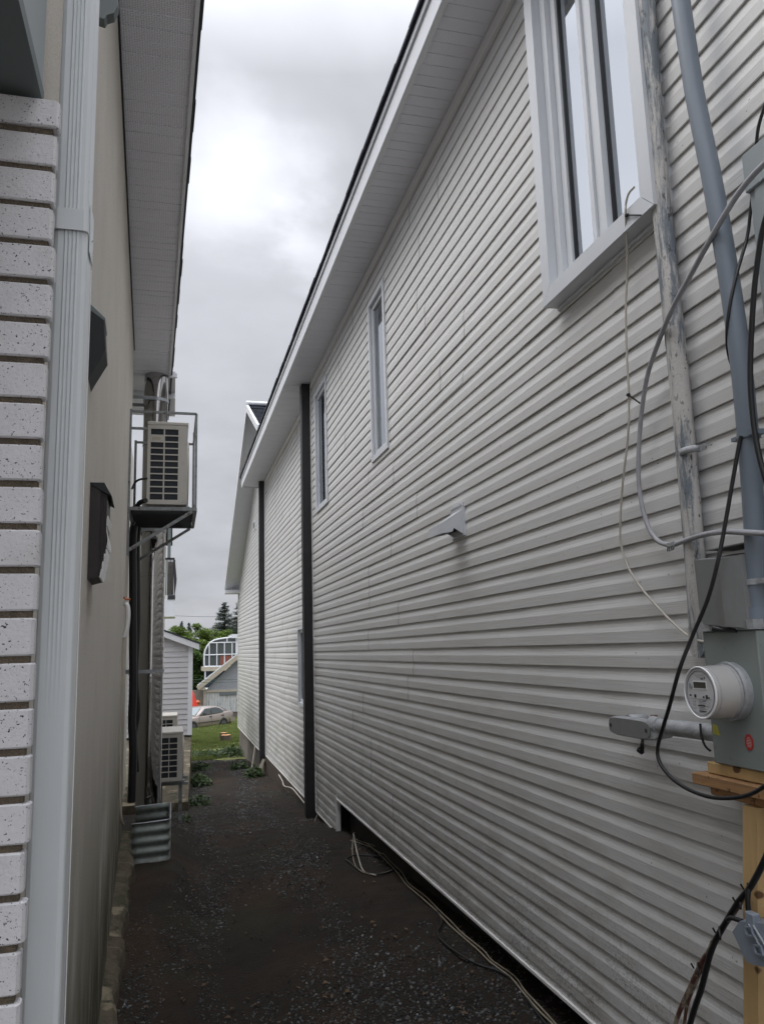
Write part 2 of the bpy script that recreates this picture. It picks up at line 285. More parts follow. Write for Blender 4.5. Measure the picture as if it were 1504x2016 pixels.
# ------------------------------------------------------------------ mesh helpers
class MB:
    def __init__(s): s.v = []; s.f = []; s.sm = []
    def add(s, vs, fs, smooth=False):
        o = len(s.v); s.v += [tuple(v) for v in vs]; s.f += [tuple(i+o for i in f) for f in fs]; s.sm += [smooth]*len(fs); return s
    def hexa(s, p):      # 8 points, bottom ring 0-3 then top ring 4-7
        return s.add(p, [(0, 3, 2, 1), (4, 5, 6, 7), (0, 1, 5, 4), (1, 2, 6, 5), (2, 3, 7, 6), (3, 0, 4, 7)])
    def box(s, a, b):
        x0, y0, z0 = [min(a[i], b[i]) for i in range(3)]; x1, y1, z1 = [max(a[i], b[i]) for i in range(3)]
        return s.hexa([(x0, y0, z0), (x1, y0, z0), (x1, y1, z0), (x0, y1, z0), (x0, y0, z1), (x1, y0, z1), (x1, y1, z1), (x0, y1, z1)])
    def cbox(s, a, b, c=0.004):   # chamfered box
        x0, y0, z0 = [min(a[i], b[i]) for i in range(3)]; x1, y1, z1 = [max(a[i], b[i]) for i in range(3)]
        c = min(c, (x1-x0)/2.2, (y1-y0)/2.2, (z1-z0)/2.2); rings = []
        for z, k in ((z0, c), (z0+c, 0), (z1-c, 0), (z1, c)):
            rings.append([(x0+k+(c-k), y0+k, z), (x1-k-(c-k), y0+k, z), (x1-k, y0+k+(c-k), z), (x1-k, y1-k-(c-k), z), (x1-k-(c-k), y1-k, z), (x0+k+(c-k), y1-k, z), (x0+k, y1-k-(c-k), z), (x0+k, y0+k+(c-k), z)])
        return s.loft(rings, caps=True, closed=True)
    def bar(s, p0, p1, w, h, up=(0, 0, 1)):
        p0, p1 = Vector(p0), Vector(p1); d = (p1-p0).normalized(); u = Vector(up)
        if abs(d.dot(u)) > 0.98: u = Vector((0, 1, 0))
        a = d.cross(u).normalized()*w/2; b = a.cross(d).normalized()*h/2
        return s.hexa([p0-a-b, p0+a-b, p1+a-b, p1-a-b, p0-a+b, p0+a+b, p1+a+b, p1-a+b])
    def loft(s, rings, caps=True, closed=True, smooth=False):
        n = len(rings[0]); vs = [p for r in rings for p in r]; fs = []
        for i in range(len(rings)-1):
            for j in range(n if closed else n-1):
                k = (j+1) % n; fs.append((i*n+j, i*n+k, (i+1)*n+k, (i+1)*n+j))
        s.add(vs, fs, smooth)
        if caps: s.add(rings[0], [tuple(range(n))[::-1]]); s.add(rings[-1], [tuple(range(n))])
        return s
    def tube(s, pts, r, n=8, caps=True, flat=None):
        pts = [Vector(p) for p in pts]; rings = []; prev = None
        for i, p in enumerate(pts):
            d = (pts[min(i+1, len(pts)-1)]-pts[max(i-1, 0)]).normalized()
            if prev is None:
                ref = Vector((0, 0, 1)) if abs(d.z) < 0.9 else Vector((1, 0, 0)); a = d.cross(ref).normalized()
            else: a = (prev-d*prev.dot(d)).normalized()
            prev = a; b = d.cross(a); rr = r[i] if isinstance(r, (list, tuple)) else r
            rings.append([p+(a*math.cos(t)+b*math.sin(t))*rr for t in [2*math.pi*k/n for k in range(n)]])
        return s.loft(rings, caps=caps, closed=True, smooth=True)
    def disc(s, c, nrm, r0, r1, h, n=32, cap=True):   # cylinder / cone frustum
        c = Vector(c); d = Vector(nrm).normalized(); ref = Vector((0, 0, 1)) if abs(d.z) < 0.9 else Vector((1, 0, 0)); a = d.cross(ref).normalized(); b = d.cross(a)
        rg = lambda q, r: [q+(a*math.cos(t)+b*math.sin(t))*r for t in [2*math.pi*k/n for k in range(n)]]
        s.loft([rg(c, r0), rg(c+d*h, r1)], caps=False, smooth=True)
        if cap: s.add(rg(c, r0), [tuple(range(n))]); s.add(rg(c+d*h, r1), [tuple(range(n))])
        return s
    def prism(s, poly, ext):
        e = Vector(ext); n = len(poly); p = [Vector(q) for q in poly]
        s.add(p+[q+e for q in p], [tuple(range(n))[::-1], tuple(range(n, 2*n))]+[(i, (i+1) % n, n+(i+1) % n, n+i) for i in range(n)]); return s
    def quad(s, a, b, c, d): return s.add([a, b, c, d], [(0, 1, 2, 3)])
def smooth_path(pts, k=8):
    P = [Vector(p) for p in pts]; P = [P[0]*2-P[1]]+P+[P[-1]*2-P[-2]]; out = []
    for i in range(1, len(P)-2):
        for j in range(k):
            t = j/k; a, b, c, d = P[i-1:i+3]
            out.append(0.5*((2*b)+(-a+c)*t+(2*a-5*b+4*c-d)*t*t+(-a+3*b-3*c+d)*t**3))
    out.append(P[-2]); return out
def tag(o, label, cat=None, group=None, kind=None):
    o['label'] = label
    if cat: o['category'] = cat
    if group: o['group'] = group
    if kind: o['kind'] = kind
    return o
def origin(o):
    while o.parent: o = o.parent
    return Vector(o.location)
def obj(name, mb, m, parent=None, loc=None, label=None):
    o0 = origin(parent) if parent else (Vector(loc) if loc is not None else None)
    if o0 is None:
        n = len(mb.v); o0 = Vector((sum(v[0] for v in mb.v)/n, sum(v[1] for v in mb.v)/n, min(v[2] for v in mb.v)))
    me = bpy.data.meshes.new(name); me.from_pydata([(v[0]-o0.x, v[1]-o0.y, v[2]-o0.z) for v in mb.v], [], mb.f)
    me.materials.append(MT[m] if isinstance(m, str) else m)
    me.polygons.foreach_set('use_smooth', mb.sm); me.update()
    o = bpy.data.objects.new(name, me); COL.objects.link(o)
    if parent: o.parent = parent
    else: o.location = o0
    if label: o['label'] = label
    return o
def fixn(o):   # consistent outward normals
    import bmesh
    b = bmesh.new(); b.from_mesh(o.data); bmesh.ops.remove_doubles(b, verts=b.verts, dist=1e-5); bmesh.ops.recalc_face_normals(b, faces=b.faces); b.to_mesh(o.data); b.free(); return o
def thing(name, loc, label, cat, group=None):
    o = bpy.data.objects.new(name, None); o.location = loc; COL.objects.link(o); o.empty_display_size = 0.2
    return tag(o, label, cat, group)
def structure(o): o['kind'] = 'structure'; return o
def sstep(a, b, x):
    t = max(0, min(1, (x-a)/(b-a))); return t*t*(3-2*t)

# ------------------------------------------------------------------ ground
def ground(x, y):
    if y < 10: z = -2.1
    elif y < 24: z = -2.1-(y-10)*0.8/14
    elif y < 48: z = -2.9-(y-24)*1.34/24
    else: z = -4.24-min((y-48), 60)*0.002
    if 9.5 < y < 26: z += sstep(1.2, 1.85, x)*0.02*sstep(9.5, 13, y)*sstep(26, 20, y)
    z += sstep(0.3, 0.0, x)*0.19*sstep(13, 9.5, y)*sstep(5, 8, y)+sstep(0.1, -.35, x)*.06*sstep(9, 5, y)
    if y < 11: z += sstep(0.3, 1.75, x)*(0.28-0.19*sstep(3.5, 10.5, y)-0.09*sstep(9, 11, y))
    if y < 30: z += 0.035*noise.noise(Vector((x*1.3, y*0.8, 3)))+0.012*noise.noise(Vector((x*6, y*5, 9)))
    if 24 < y < 60: z += 0.05*sstep(26, 40, y)*math.exp(-((x-0.5)/4)**2)*sstep(48, 43, y)
    return z
def make_ground():
    xs = [-300, -120, -50, -20, -9, -5, -3, -2, -1.4]+[-1.0+0.06*i for i in range(58)]+[2.6, 3.2, 4, 5.5, 8, 12, 20, 50, 120, 300]
    ys = [-60, -20, -8, -4, -2, 0, 1.5]+[2.4+0.07*i for i in range(int((13-2.4)/0.07))]+[13+0.2*i for i in range(65)]+[26+1.0*i for i in range(36)]+[66, 75, 90, 120, 180, 300, 700]
    mb = MB(); vs = []
    for y in ys:
        for x in xs: vs.append((x, y, ground(x, y)+(0.01*noise.noise(Vector((x*19, y*15, 1))) if y < 14 else 0)))
    n = len(xs); mb.add(vs, [(j*n+i, j*n+i+1, (j+1)*n+i+1, (j+1)*n+i) for j in range(len(ys)-1) for i in range(n-1)], True)
    o = obj('ground', mb, 'dirt', loc=(0, 0, 0)); structure(o); o['label'] = 'dark wet dirt ground of the narrow alley'
make_ground()
def make_lawn():
    xs = [-14+0.8*i for i in range(12)]+[-4+0.25*i for i in range(56)]+[10+i for i in range(12)]; ys = [23.6+0.4*i for i in range(80)]
    vs = []
    for j, y in enumerate(ys):
        for x in xs:
            yy = y
            if j == 0: yy = y+0.9*noise.noise(Vector((x*1.7, 0, 5)))-(0.9 if x > 1.1 else 0)
            vs.append((x, yy, ground(x, yy)+0.012+(0.02*noise.noise(Vector((x*3, yy*3, 0))))))
    n = len(xs); mb = MB(); mb.add(vs, [(j*n+i, j*n+i+1, (j+1)*n+i+1, (j+1)*n+i) for j in range(len(ys)-1) for i in range(n-1)], True)
    o = obj('lawn', mb, 'lawn', loc=(0, 23, -2.9)); structure(o); o['label'] = 'lawn behind the houses'
    g = MB(); rnd = random.Random(3)
    for i in range(42000):
        y = 23.2+rnd.random()**1.25*33; x = 340  # spread where the lawn opens up
        x = rnd.uniform(0.1, 3.3)*(y/30)
        if noise.noise(Vector((x*1.1, y*0.7, 4))) > 0.22 and y < 33: continue
        z = ground(x, y)+0.01; h = rnd.uniform(0.03, 0.085)*(1.25 if y > 30 else 0.9); a = rnd.uniform(0, math.pi); w = 0.012*(y/24)
        dx, dy = math.cos(a)*w, math.sin(a)*w; lx, ly = rnd.uniform(-.03, .03), rnd.uniform(-.03, .03)
        g.add([(x-dx, y-dy, z), (x+dx, y+dy, z), (x+lx, y+ly, z+h)], [(0, 1, 2)])
    o = obj('grass', g, 'grass', loc=(0, 23, -2.9)); tag(o, 'bright green grass of the lawn at the end of the alley', 'grass', kind='stuff')
make_lawn()
def stone(mb, x, y, z, r, rnd, flat=0.4):
    a = rnd.uniform(0, 6.28); n = rnd.choice((5, 6, 7)); el = rnd.uniform(0.55, 1); tx, ty = rnd.uniform(-.35, .35), rnd.uniform(-.35, .35)
    top, bot = [], []
    for k in range(n):
        t = 6.283*k/n+rnd.uniform(-.25, .25); q = r*rnd.uniform(.75, 1.1); u, v = math.cos(t)*q, math.sin(t)*q*el
        px, py = u*math.cos(a)-v*math.sin(a), u*math.sin(a)+v*math.cos(a)
        bot.append((x+px, y+py, z-r*flat*0.5+(px*tx+py*ty))); top.append((x+px*.72, y+py*.72, z+r*flat*(0.7+rnd.uniform(-.15, .2))+(px*tx+py*ty)))
    mb.add(bot+top, [tuple(range(n, 2*n))]+[(k, (k+1) % n, n+(k+1) % n, n+k) for k in range(n)])
def make_gravel():
    mb = MB(); rnd = random.Random(11); c = 0
    while c < 26000:
        y = 3.2+21*rnd.random()**1.9; x = rnd.uniform(-0.45, 2.1)
        d = noise.noise(Vector((x*1.6, y*0.55, 7)))+0.35*noise.noise(Vector((x*5, y*3, 2)))
        track = math.exp(-((x-0.10-0.03*y)/0.13)**2)*0.65+math.exp(-((x-1.10-0.02*y)/0.24)**2)*0.55
        if d*1.1+track+rnd.uniform(-0.36, 0.36) < 0.30: continue
        r = rnd.choice((0.004, 0.005, 0.006, 0.008, 0.009, 0.012))*(1 if rnd.random() > .02 else 1.8)*(1+max(0, y-8)*0.04)
        stone(mb, x, y, ground(x, y)+r*0.15, r, rnd, rnd.uniform(.25, .6)); c += 1
    tag(obj('gravel', mb, 'stone', loc=(0, 4, -2.1)), 'dark wet slate gravel scattered along the dirt alley', 'gravel', kind='stuff')
    mb = MB()
    for i in range(330):
        y = 3.6+13*rnd.random()**1.5; x = rnd.uniform(-0.25, 1.95); z = ground(x, y)+0.014; r = rnd.uniform(0.008, 0.026); a = rnd.uniform(0, 6.28)
        ca, sa = math.cos(a), math.sin(a); pts = [(-r, 0, 0), (-r*.2, -r*.5, .006), (r, 0, .003), (-r*.1, r*.45, .012)]
        mb.add([(x+p*ca-q*sa, y+p*sa+q*ca, z+w) for p, q, w in pts], [(0, 1, 2), (0, 2, 3)])
    tag(obj('dead_leaves', mb, 'deadleaf', loc=(0, 4, -2.1)), 'brown dead leaves and chips littering the dirt', 'leaf litter', kind='stuff')
make_gravel()

mb = MB(); mb.box((-12, -20, -2.6), (14, .9, -2.045)); structure(tag(obj('bounce_slab', mb, 'bounce_conc', loc=(0, -5, -2.1)), 'pale concrete slab added out of view to bounce light upward'))  # unseen slab added to bounce light onto brick and soffits
# ------------------------------------------------------------------ right house
D = 1.85; PITCH = 0.1016; Z0 = -0.004
rh = thing('white_sided_house', (D, 6, -2.1), 'long white vinyl sided house filling the right of the alley', 'house')
PROF = [(0.001, 0.0), (0.0086, 0.0), (0.0096, 0.0025), (0.0093, 0.050), (0.0077, 0.056), (0.0044, 0.068), (0.0016, 0.084), (0.0, 0.1016)]
def siding(mb, x, y0, y1, z0, z1, wav=0.0, seed=0, pitch=PITCH, prof=PROF, zref=Z0, step=0.35, sgn=-1, amp=0.0016, seams=True):
    rnd = random.Random(seed); k0 = math.floor((z0-zref)/pitch+1e-6); k1 = math.ceil((z1-zref)/pitch-1e-6)
    cuts = {}
    for k in range(k0, k1):
        pk = k//2
        if pk not in cuts:
            c = [y0]; y = y0+rnd.uniform(0.6, 3.4)
            while y < y1-0.4 and seams: c.append(y); y += 3.66
            c.append(y1); cuts[pk] = c
        zb = zref+k*pitch; pr = [(o*pitch/PITCH, zb+h*pitch/PITCH) for o, h in prof]; q = []
        for i, (o, z) in enumerate(pr):
            if z0-1e-6 <= z <= z1+1e-6: q.append((o, z))
            if i+1 < len(pr):
                o2, z2 = pr[i+1]
                for lim in (z0, z1):
                    if z < lim-1e-6 and z2 > lim+1e-6: q.append((o+(o2-o)*(lim-z)/(z2-z), lim))
        if len(q) < 2: continue
        cs = cuts[pk]
        for s in range(len(cs)-1):
            a, b = cs[s], cs[s+1]; n = max(1, int((b-a)/step)); ov = 0.0022 if s % 2 else 0.0; dz = rnd.uniform(-.0006, .0006)
            ph = rnd.uniform(0, 10)
            rings = []
            for i in range(n+1):
                y = a+(b-a)*i/n
                w = amp*noise.noise(Vector((y*1.1, k*0.35+ph*0.02, seed)))+wav*math.sin(y*2.6+k*0.22+math.sin(k*0.4))
                rings.append([(x+sgn*(o+ov)+w, y, z+dz+w*0.4) for o, z in q])
            mb.loft(rings, caps=False, closed=False)
            if s and ov: mb.quad((x+sgn*.001, a, q[0][1]), (x+sgn*(q[0][0]+ov), a, q[0][1]), (x+sgn*(q[-1][0]+ov), a, q[-1][1]), (x+sgn*.001, a, q[-1][1]))
# section one with openings: (y0,y1,z0,z1)
w2 = (6.735, 7.285, 1.80, 3.36); w3 = (9.66, 10.44, 1.845, 3.435); w1 = (2.60, 3.54, 1.73, 3.70)
s1 = MB(); yA, yB, zb, zt = -2.2, 10.86, -1.67, 3.70
siding(s1, D, yA, yB, zb, w1[2], seed=1)
siding(s1, D, yA, w1[0], w1[2], zt, seed=2); siding(s1, D, w1[1], yB, w1[2], w2[2], seed=3)
siding(s1, D, w1[1], w2[0], w2[2], zt, seed=4); siding(s1, D, w2[1], w3[0], w2[2], w2[3], seed=5)
siding(s1, D, w2[0], w3[0], w2[3], zt, seed=6); siding(s1, D, w3[0], w3[1], w2[2], w3[2], seed=7, seams=False)
siding(s1, D, w3[0], w3[1], w3[3], zt, seed=8, seams=False); siding(s1, D, w3[1], yB, w2[2], zt, seed=9, seams=False)
siding(s1, D, 9.45, yB, -2.05, zb, seed=10, seams=False)
obj('siding', s1, 'siding', rh)
s2 = MB(); X2 = 1.93
w4 = (11.95, 12.75, -0.80, 0.355)
siding(s2, X2, 10.9, w4[0], -2.12, 3.74, wav=.004, seed=20); siding(s2, X2, w4[1], 17.55, -2.12, 3.74, wav=.004, seed=21)
siding(s2, X2, w4[0], w4[1], -2.12, w4[2], seed=22, seams=False); siding(s2, X2, w4[0], w4[1], w4[3], 3.74, seed=23, seams=False)
obj('siding', s2, 'siding', rh, label='middle bay of wavy white siding between the two black posts')
s3 = MB(); X3 = 1.93
YF = 25.0
# far gable wall, clipped under its rake
yp, zp, ye, ze = 17.4, 5.35, 24.4, 2.15
siding(s3, X3, 17.6, YF, -2.16, 2.15, seed=30, step=0.8)
k = 0
zz = 2.15
while zz < 5.4:
    yend = ye+0.5-(zz-ze)/(zp-ze)*(ye-yp)
    if yend > 17.7: siding(s3, X3, 17.6, yend, zz, zz+PITCH, seed=31+k, step=0.8, seams=False)
    zz += PITCH; k += 1
obj('siding', s3, 'siding', rh, label='far gabled wing of white siding beyond the second black post')
# structure behind the skin
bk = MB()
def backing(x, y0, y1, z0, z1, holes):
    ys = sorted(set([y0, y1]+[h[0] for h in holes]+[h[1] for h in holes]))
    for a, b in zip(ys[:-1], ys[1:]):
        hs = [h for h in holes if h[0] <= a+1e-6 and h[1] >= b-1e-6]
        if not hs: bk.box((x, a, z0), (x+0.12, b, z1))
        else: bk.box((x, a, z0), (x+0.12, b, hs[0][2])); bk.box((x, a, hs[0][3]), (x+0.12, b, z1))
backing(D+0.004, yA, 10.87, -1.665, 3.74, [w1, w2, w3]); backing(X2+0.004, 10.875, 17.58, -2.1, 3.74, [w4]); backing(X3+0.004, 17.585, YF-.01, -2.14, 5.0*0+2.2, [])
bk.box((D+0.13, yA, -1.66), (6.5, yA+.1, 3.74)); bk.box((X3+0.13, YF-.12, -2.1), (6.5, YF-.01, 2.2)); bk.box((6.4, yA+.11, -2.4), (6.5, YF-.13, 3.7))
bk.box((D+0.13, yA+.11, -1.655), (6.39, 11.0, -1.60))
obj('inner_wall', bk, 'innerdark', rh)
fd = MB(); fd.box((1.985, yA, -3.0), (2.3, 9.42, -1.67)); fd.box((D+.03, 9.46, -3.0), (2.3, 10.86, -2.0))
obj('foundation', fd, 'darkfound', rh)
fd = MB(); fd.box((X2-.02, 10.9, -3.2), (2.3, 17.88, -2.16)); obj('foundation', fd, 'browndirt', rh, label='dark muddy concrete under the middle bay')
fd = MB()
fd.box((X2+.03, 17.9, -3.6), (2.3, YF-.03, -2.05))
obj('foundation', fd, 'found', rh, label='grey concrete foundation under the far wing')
# trims
tr = MB()
tr.box((D-.022, 9.425, -2.06), (D+.03, 9.452, -1.63))                     # J trim where the skirt steps down
tr.box((D-.018, yA, -1.683), (D+.012, 9.45, -1.668)); tr.box((D-.018, 9.453, -2.066), (D+.012, 10.84, -2.052))
tr.box((D-.020, 10.828, -2.05), (D+.01, 10.852, 3.72)); tr.box((X2-.024, 11.03, -2.1), (X2+.002, 11.055, 3.7)); tr.box((X2-.020, 17.52, -2.12), (X2+.01, 17.545, 3.72)); tr.box((X2-.02, 11.06, -2.135), (X2+.012, 17.5, -2.12))
tr.box((X3-.02, 17.8, -2.178), (X3+.012, YF, -2.160)); tr.box((X3-.022, YF-.07, -2.158), (X3+.04, YF+.02, 2.1))
tr.box((D-.024, yA, 3.66), (D+.003, 10.8, 3.757)); tr.box((X2-.024, 11.06, 3.66), (X2+.003, 17.5, 3.757))
obj('trim', tr, 'trim', rh)
# black posts at the bay corners
for (xa, xb, ya, yb, z0_, lab) in ((1.712, 1.846, 10.86, 11.02, -2.14, 'nearer and wider looking black post'), (1.80, 1.925, 17.55, 17.72, -2.30, 'farther black post')):
    mb = MB(); mb.cbox((xa, ya, z0_), (xb, yb, 3.76), .006); mb.box((xa-.004, ya+.03, -.62), (xb, yb-.03, -.612)); obj('post', mb, 'black', rh, label=lab)
# soffit with panel ribs
FX = 1.477
sf = MB()
def soffit_panels(mb, x0, x1, y0, y1, z, ribw=0.102, dep=0.006):
    y = y0; i = 0
    while y < y1:
        e = min(y+ribw, y1); g = 0.012 if i % 3 == 0 else 0.007
        zz = z+(0.0 if i % 3 else 0.002)
        mb.add([(x0, y, zz+dep), (x1, y, zz+dep), (x1, y+g*.4, zz), (x0, y+g*.4, zz)], [(0, 1, 2, 3)]); mb.add([(x0, y+g*.4, zz), (x1, y+g*.4, zz), (x1, e-g*.6, zz), (x0, e-g*.6, zz)], [(0, 1, 2, 3)])
        mb.add([(x0, e-g*.6, zz), (x1, e-g*.6, zz), (x1, e, z+dep), (x0, e, z+dep)], [(0, 1, 2, 3)]); y = e; i += 1
soffit_panels(sf, FX+.012, D+.1, yA, 10.86, 3.762); soffit_panels(sf, FX+.012, X2+.1, 10.86, 18.2, 3.762)
obj('soffit', sf, 'soffit', rh)
fa = MB(); fa.box((FX-.012, yA, 3.745), (FX+.01, 18.25, 3.90)); fa.box((FX-.028, yA, 3.905), (FX+.01, 18.25, 3.955)); fa.box((FX-.012, yA, 3.735), (FX+.03, 18.22, 3.744)); fa.box((FX+.012, 18.22, 3.74), (X2+.08, 18.245, 3.95))
obj('fascia', fa, 'white', rh)
gt = MB(); gt.box((FX-.05, 18.0, 3.93), (FX-.03, 18.24, 3.95)); obj('drip_edge', gt, 'charcoal', rh)
# roof
rf = MB()
def roof_slab(mb, p0, p1, p2, p3, t=0.03): mb.hexa([Vector(p) for p in (p0, p1, p2, p3)]+[Vector(p)+Vector((0, 0, t)) for p in (p0, p1, p2, p3)])
sl = 5/12
yy = yA; i = 0; rnd = random.Random(5)
while yy < 18.25:
    b = min(yy+.33, 18.25); j = rnd.uniform(-.004, .004); x0 = FX-.055+j
    roof_slab(rf, (x0, yy+.002, 3.962), (4.3, yy+.002, 3.962+(4.3-x0)*sl), (4.3, b-.002, 3.962+(4.3-x0)*sl), (x0, b-.002, 3.962), 0.022+rnd.uniform(0, .006)); yy = b
roof_slab(rf, (4.3, yA, 5.12), (7, yA, 4.0), (7, 18.25, 4.0), (4.3, 18.25, 5.12), .03)
obj('roof', rf, 'shingle', rh)
# far gable: rake soffit, rake boards, shingled near slope
rk = MB(); GX = 1.52
yo = ye+.55; zo = ze-.25
zp2 = 5.30
def zr(y): return zp2+(y-yp)*(zo-zp2)/(yo-yp)
rk.hexa([(GX, yp, zr(yp)), (X3+.06, yp, zr(yp)), (X3+.06, yo, zr(yo)), (GX, yo, zr(yo)), (GX, yp, zr(yp)+.02), (X3+.06, yp, zr(yp)+.02), (X3+.06, yo, zr(yo)+.02), (GX, yo, zr(yo)+.02)])
ro = obj('soffit', rk, 'white', rh, label='white sloping soffit under the far gable')
fb = MB(); fb.hexa([(GX-.02, yp, zr(yp)-.03), (GX, yp, zr(yp)-.03), (GX, yo, zr(yo)-.03), (GX-.02, yo, zr(yo)-.03), (GX-.02, yp, zr(yp)+.16), (GX, yp, zr(yp)+.16), (GX, yo, zr(yo)+.16), (GX-.02, yo, zr(yo)+.16)])
fb.box((GX-.02, yo-.45, zo-.12), (X3+.3, yo+.02, zo-.02))
yn = 15.0; zn = 4.2
fb.hexa([(GX-.02, yn, zn-.02), (GX+.03, yn, zn-.02), (GX+.03, yp, zp2+.0), (GX-.02, yp, zp2+.0), (GX-.02, yn, zn+.12), (GX+.03, yn, zn+.12), (GX+.03, yp, zp2+.16), (GX-.02, yp, zp2+.16)])
fb.tube([(GX-.02, yp, zp2+.2), (5, yp, zp2+.2)], .05, 6)
obj('rake_board', fb, 'white', rh)
rs = MB()
n = 14
for i in range(n):                     # shingle courses on the near slope, one step each
    ya, yb = yn+(yp-yn)*i/n, yn+(yp-yn)*(i+1)/n; za, zb_ = zn+.12+(zp2-zn)*i/n, zn+.12+(zp2-zn)*(i+1)/n
    xx = GX+.03
    while xx < 5:
        w = .32; j = rnd.uniform(-.012, .012); rs.hexa([(xx, ya-.02, za+j), (xx+w-.012, ya-.02, za+j), (xx+w-.012, yb, zb_-.02), (xx, yb, zb_-.02), (xx, ya-.02, za+.03+j), (xx+w-.012, ya-.02, za+.03+j), (xx+w-.012, yb, zb_), (xx, yb, zb_)]); xx += w
rs.hexa([(GX, yp, zp2+.14), (5, yp, zp2+.14), (5, yo+.05, zo+.14), (GX, yo+.05, zo+.14), (GX, yp, zp2+.17), (5, yp, zp2+.17), (5, yo+.05, zo+.17), (GX, yo+.05, zo+.17)])
obj('roof', rs, 'shingle', rh, label='dark shingled gable roof at the far end')
mb = MB(); mb.box((X3-.03, 19.55, 3.00), (X3, 20.0, 3.22)); v = obj('wall_vent', mb, 'trim', rh); mb = MB(); mb.box((X3-.034, 19.6, 3.04), (X3-.031, 19.95, 3.18)); obj('grille', mb, 'slate', v)
# small recessed windows
def small_window(w, split=True, x=D):
    y0, y1, z0, z1 = w; t = .045
    f = MB()
    f.box((x-.026, y0-.03, z0-.03), (x-.002, y0+.02, z1+.03)); f.box((x-.026, y1-.02, z0-.03), (x-.002, y1+.03, z1+.03))
    f.box((x-.026, y0+.021, z0-.03), (x-.002, y1-.021, z0+.02)); f.box((x-.026, y0+.021, z1-.02), (x-.002, y1-.021, z1+.03))
    f.box((x, y0-.001, z0), (x+.11, y0+.02, z1)); f.box((x, y1-.02, z0), (x+.11, y1+.001, z1)); f.box((x, y0+.021, z0), (x+.11, y1-.021, z0+.02)); f.box((x, y0+.021, z1-.02), (x+.11, y1-.021, z1))
    fr = obj('window', f, 'frame', rh)
    s = MB(); xs = x+.004
    s.box((xs, y0+.021, z0+.021), (xs+.035, y0+.021+t, z1-.021)); s.box((xs, y1-.021-t, z0+.021), (xs+.035, y1-.021, z1-.021)); s.box((xs, y0+.022+t, z0+.021), (xs+.035, y1-.022-t, z0+.021+t)); s.box((xs, y0+.022+t, z1-.021-t), (xs+.035, y1-.022-t, z1-.021))
    if split: s.box((xs+.004, (y0+y1)/2-.02, z0+.022+t), (xs+.03, (y0+y1)/2+.02, z1-.022-t))
    obj('sash', s, 'frame', fr)
    p = MB(); p.box((xs+.018, y0+.022+t, z0+.022+t), (xs+.022, y1-.022-t, z1-.022-t)); obj('pane', p, 'glass', fr)
    c = MB(); c.box((xs+.05, y0+.02, z0+.02), (xs+.054, y1-.02, z1-.02)); obj('dark_backing', c, 'innerdark', fr)  # dark colour on this sheet stands in for the unlit room
small_window(w2, False); small_window(w3, False); small_window(w4, False, X2)
# large projecting window
def big_window():
    y0, y1, z0, z1 = 2.470, 3.428, 1.650, 3.735; xo = 1.755; t = .082
    f = MB()
    def mitre(a, b, c, d, x0, x1): f.hexa([(x0, *a), (x0, *b), (x0, *c), (x0, *d), (x1, *a), (x1, *b), (x1, *c), (x1, *d)])
    i0, i1, k0, k1 = y0+t, y1-t, z0+t, z1-t; e = .0012
    mitre((y0, z0), (y1, z0), (i1-e, k0-e), (i0+e, k0-e), xo, D+.02); mitre((y0, z1), (y1, z1), (i1, k1), (i0, k1), xo, D+.02)
    mitre((y0, z0+e*2), (i0, k0+e), (i0, k1), (y0, z1), xo, D+.02); mitre((y1, z0+e*2), (i1, k0+e), (i1, k1), (y1, z1), xo, D+.02)
    fr = obj('window', f, 'frame', rh, label='large window with a wide projecting mitred casing, near the top of the frame'); fixn(fr)
    s = MB(); xs = 1.83
    s.box((xs-.03, i1-.055, k0+.002), (xs+.05, i1-.002, k1)); s.box((xs, i1-.105, k0+.002), (xs+.05, i1-.058, k1)); s.box((xs, i0+.002, k0+.002), (xs+.05, i0+.045, k1)); s.box((xs, i0+.046, k0+.002), (xs+.05, i1-.106, k0+.045)); s.box((xs, i0+.046, k1-.045), (xs+.05, i1-.106, k1))
    ym = 2.965
    s.box((xs-.018, ym-.075, k0+.046), (xs+.045, ym-.028, k1-.046)); s.box((xs+.002, ym-.026, k0+.046), (xs+.045, ym+.022, k1-.046)); s.box((xs-.012, ym+.024, k0+.046), (xs+.045, ym+.055, k1-.046))
    obj('sash', s, 'frame', fr)
    g = MB(); g.box((xs+.012, ym+.0555, k0+.046), (xs+.03, ym+.064, k1-.047)); g.box((xs+.012, i1-.115, k0+.046), (xs+.03, i1-.1065, k1-.047)); g.box((xs+.012, ym-.085, k0+.046), (xs+.03, ym-.0755, k1-.047)); obj('gasket', g, 'rubber', fr)
    p = MB(); p.box((xs+.022, ym+.065, k0+.046), (xs+.025, i1-.116, k1-.047)); obj('pane', p, 'glass', fr)
    p = MB(); p.box((xs+.022, i0+.046, k0+.046), (xs+.025, ym-.086, k1-.047)); obj('pane', p, 'glass', fr)
    c = MB(); zq = 3.0
    fold = lambda y: xs+.044+.010*math.sin(y*95)+.004*math.sin(y*231+1)
    for (a_, b__, z_) in ((i0, ym, lambda y: k1), (ym+.02, i1, lambda y: zq+.12*(y-ym)/.4)):
        n_ = 70; ys_ = [a_+(b__-a_)*q/n_ for q in range(n_+1)]; c.loft([[(fold(y), y, k0) for y in ys_], [(fold(y), y, z_(y)) for y in ys_]], caps=False, closed=False, smooth=True)
    obj('curtain', c, 'curtain', fr)
    b = MB(); b.box((xs+.09, i0-.05, k0-.05), (xs+.10, i1+.05, k1-.03)); obj('dark_backing', b, 'innerdark', fr)  # dark sheet behind the curtain, painted as the unlit room
    u = MB(); u.box((1.825, y0+.01, z0-.018), (D-.001, y1-.01, z0-.002)); obj('sill', u, 'frame', fr)
big_window()
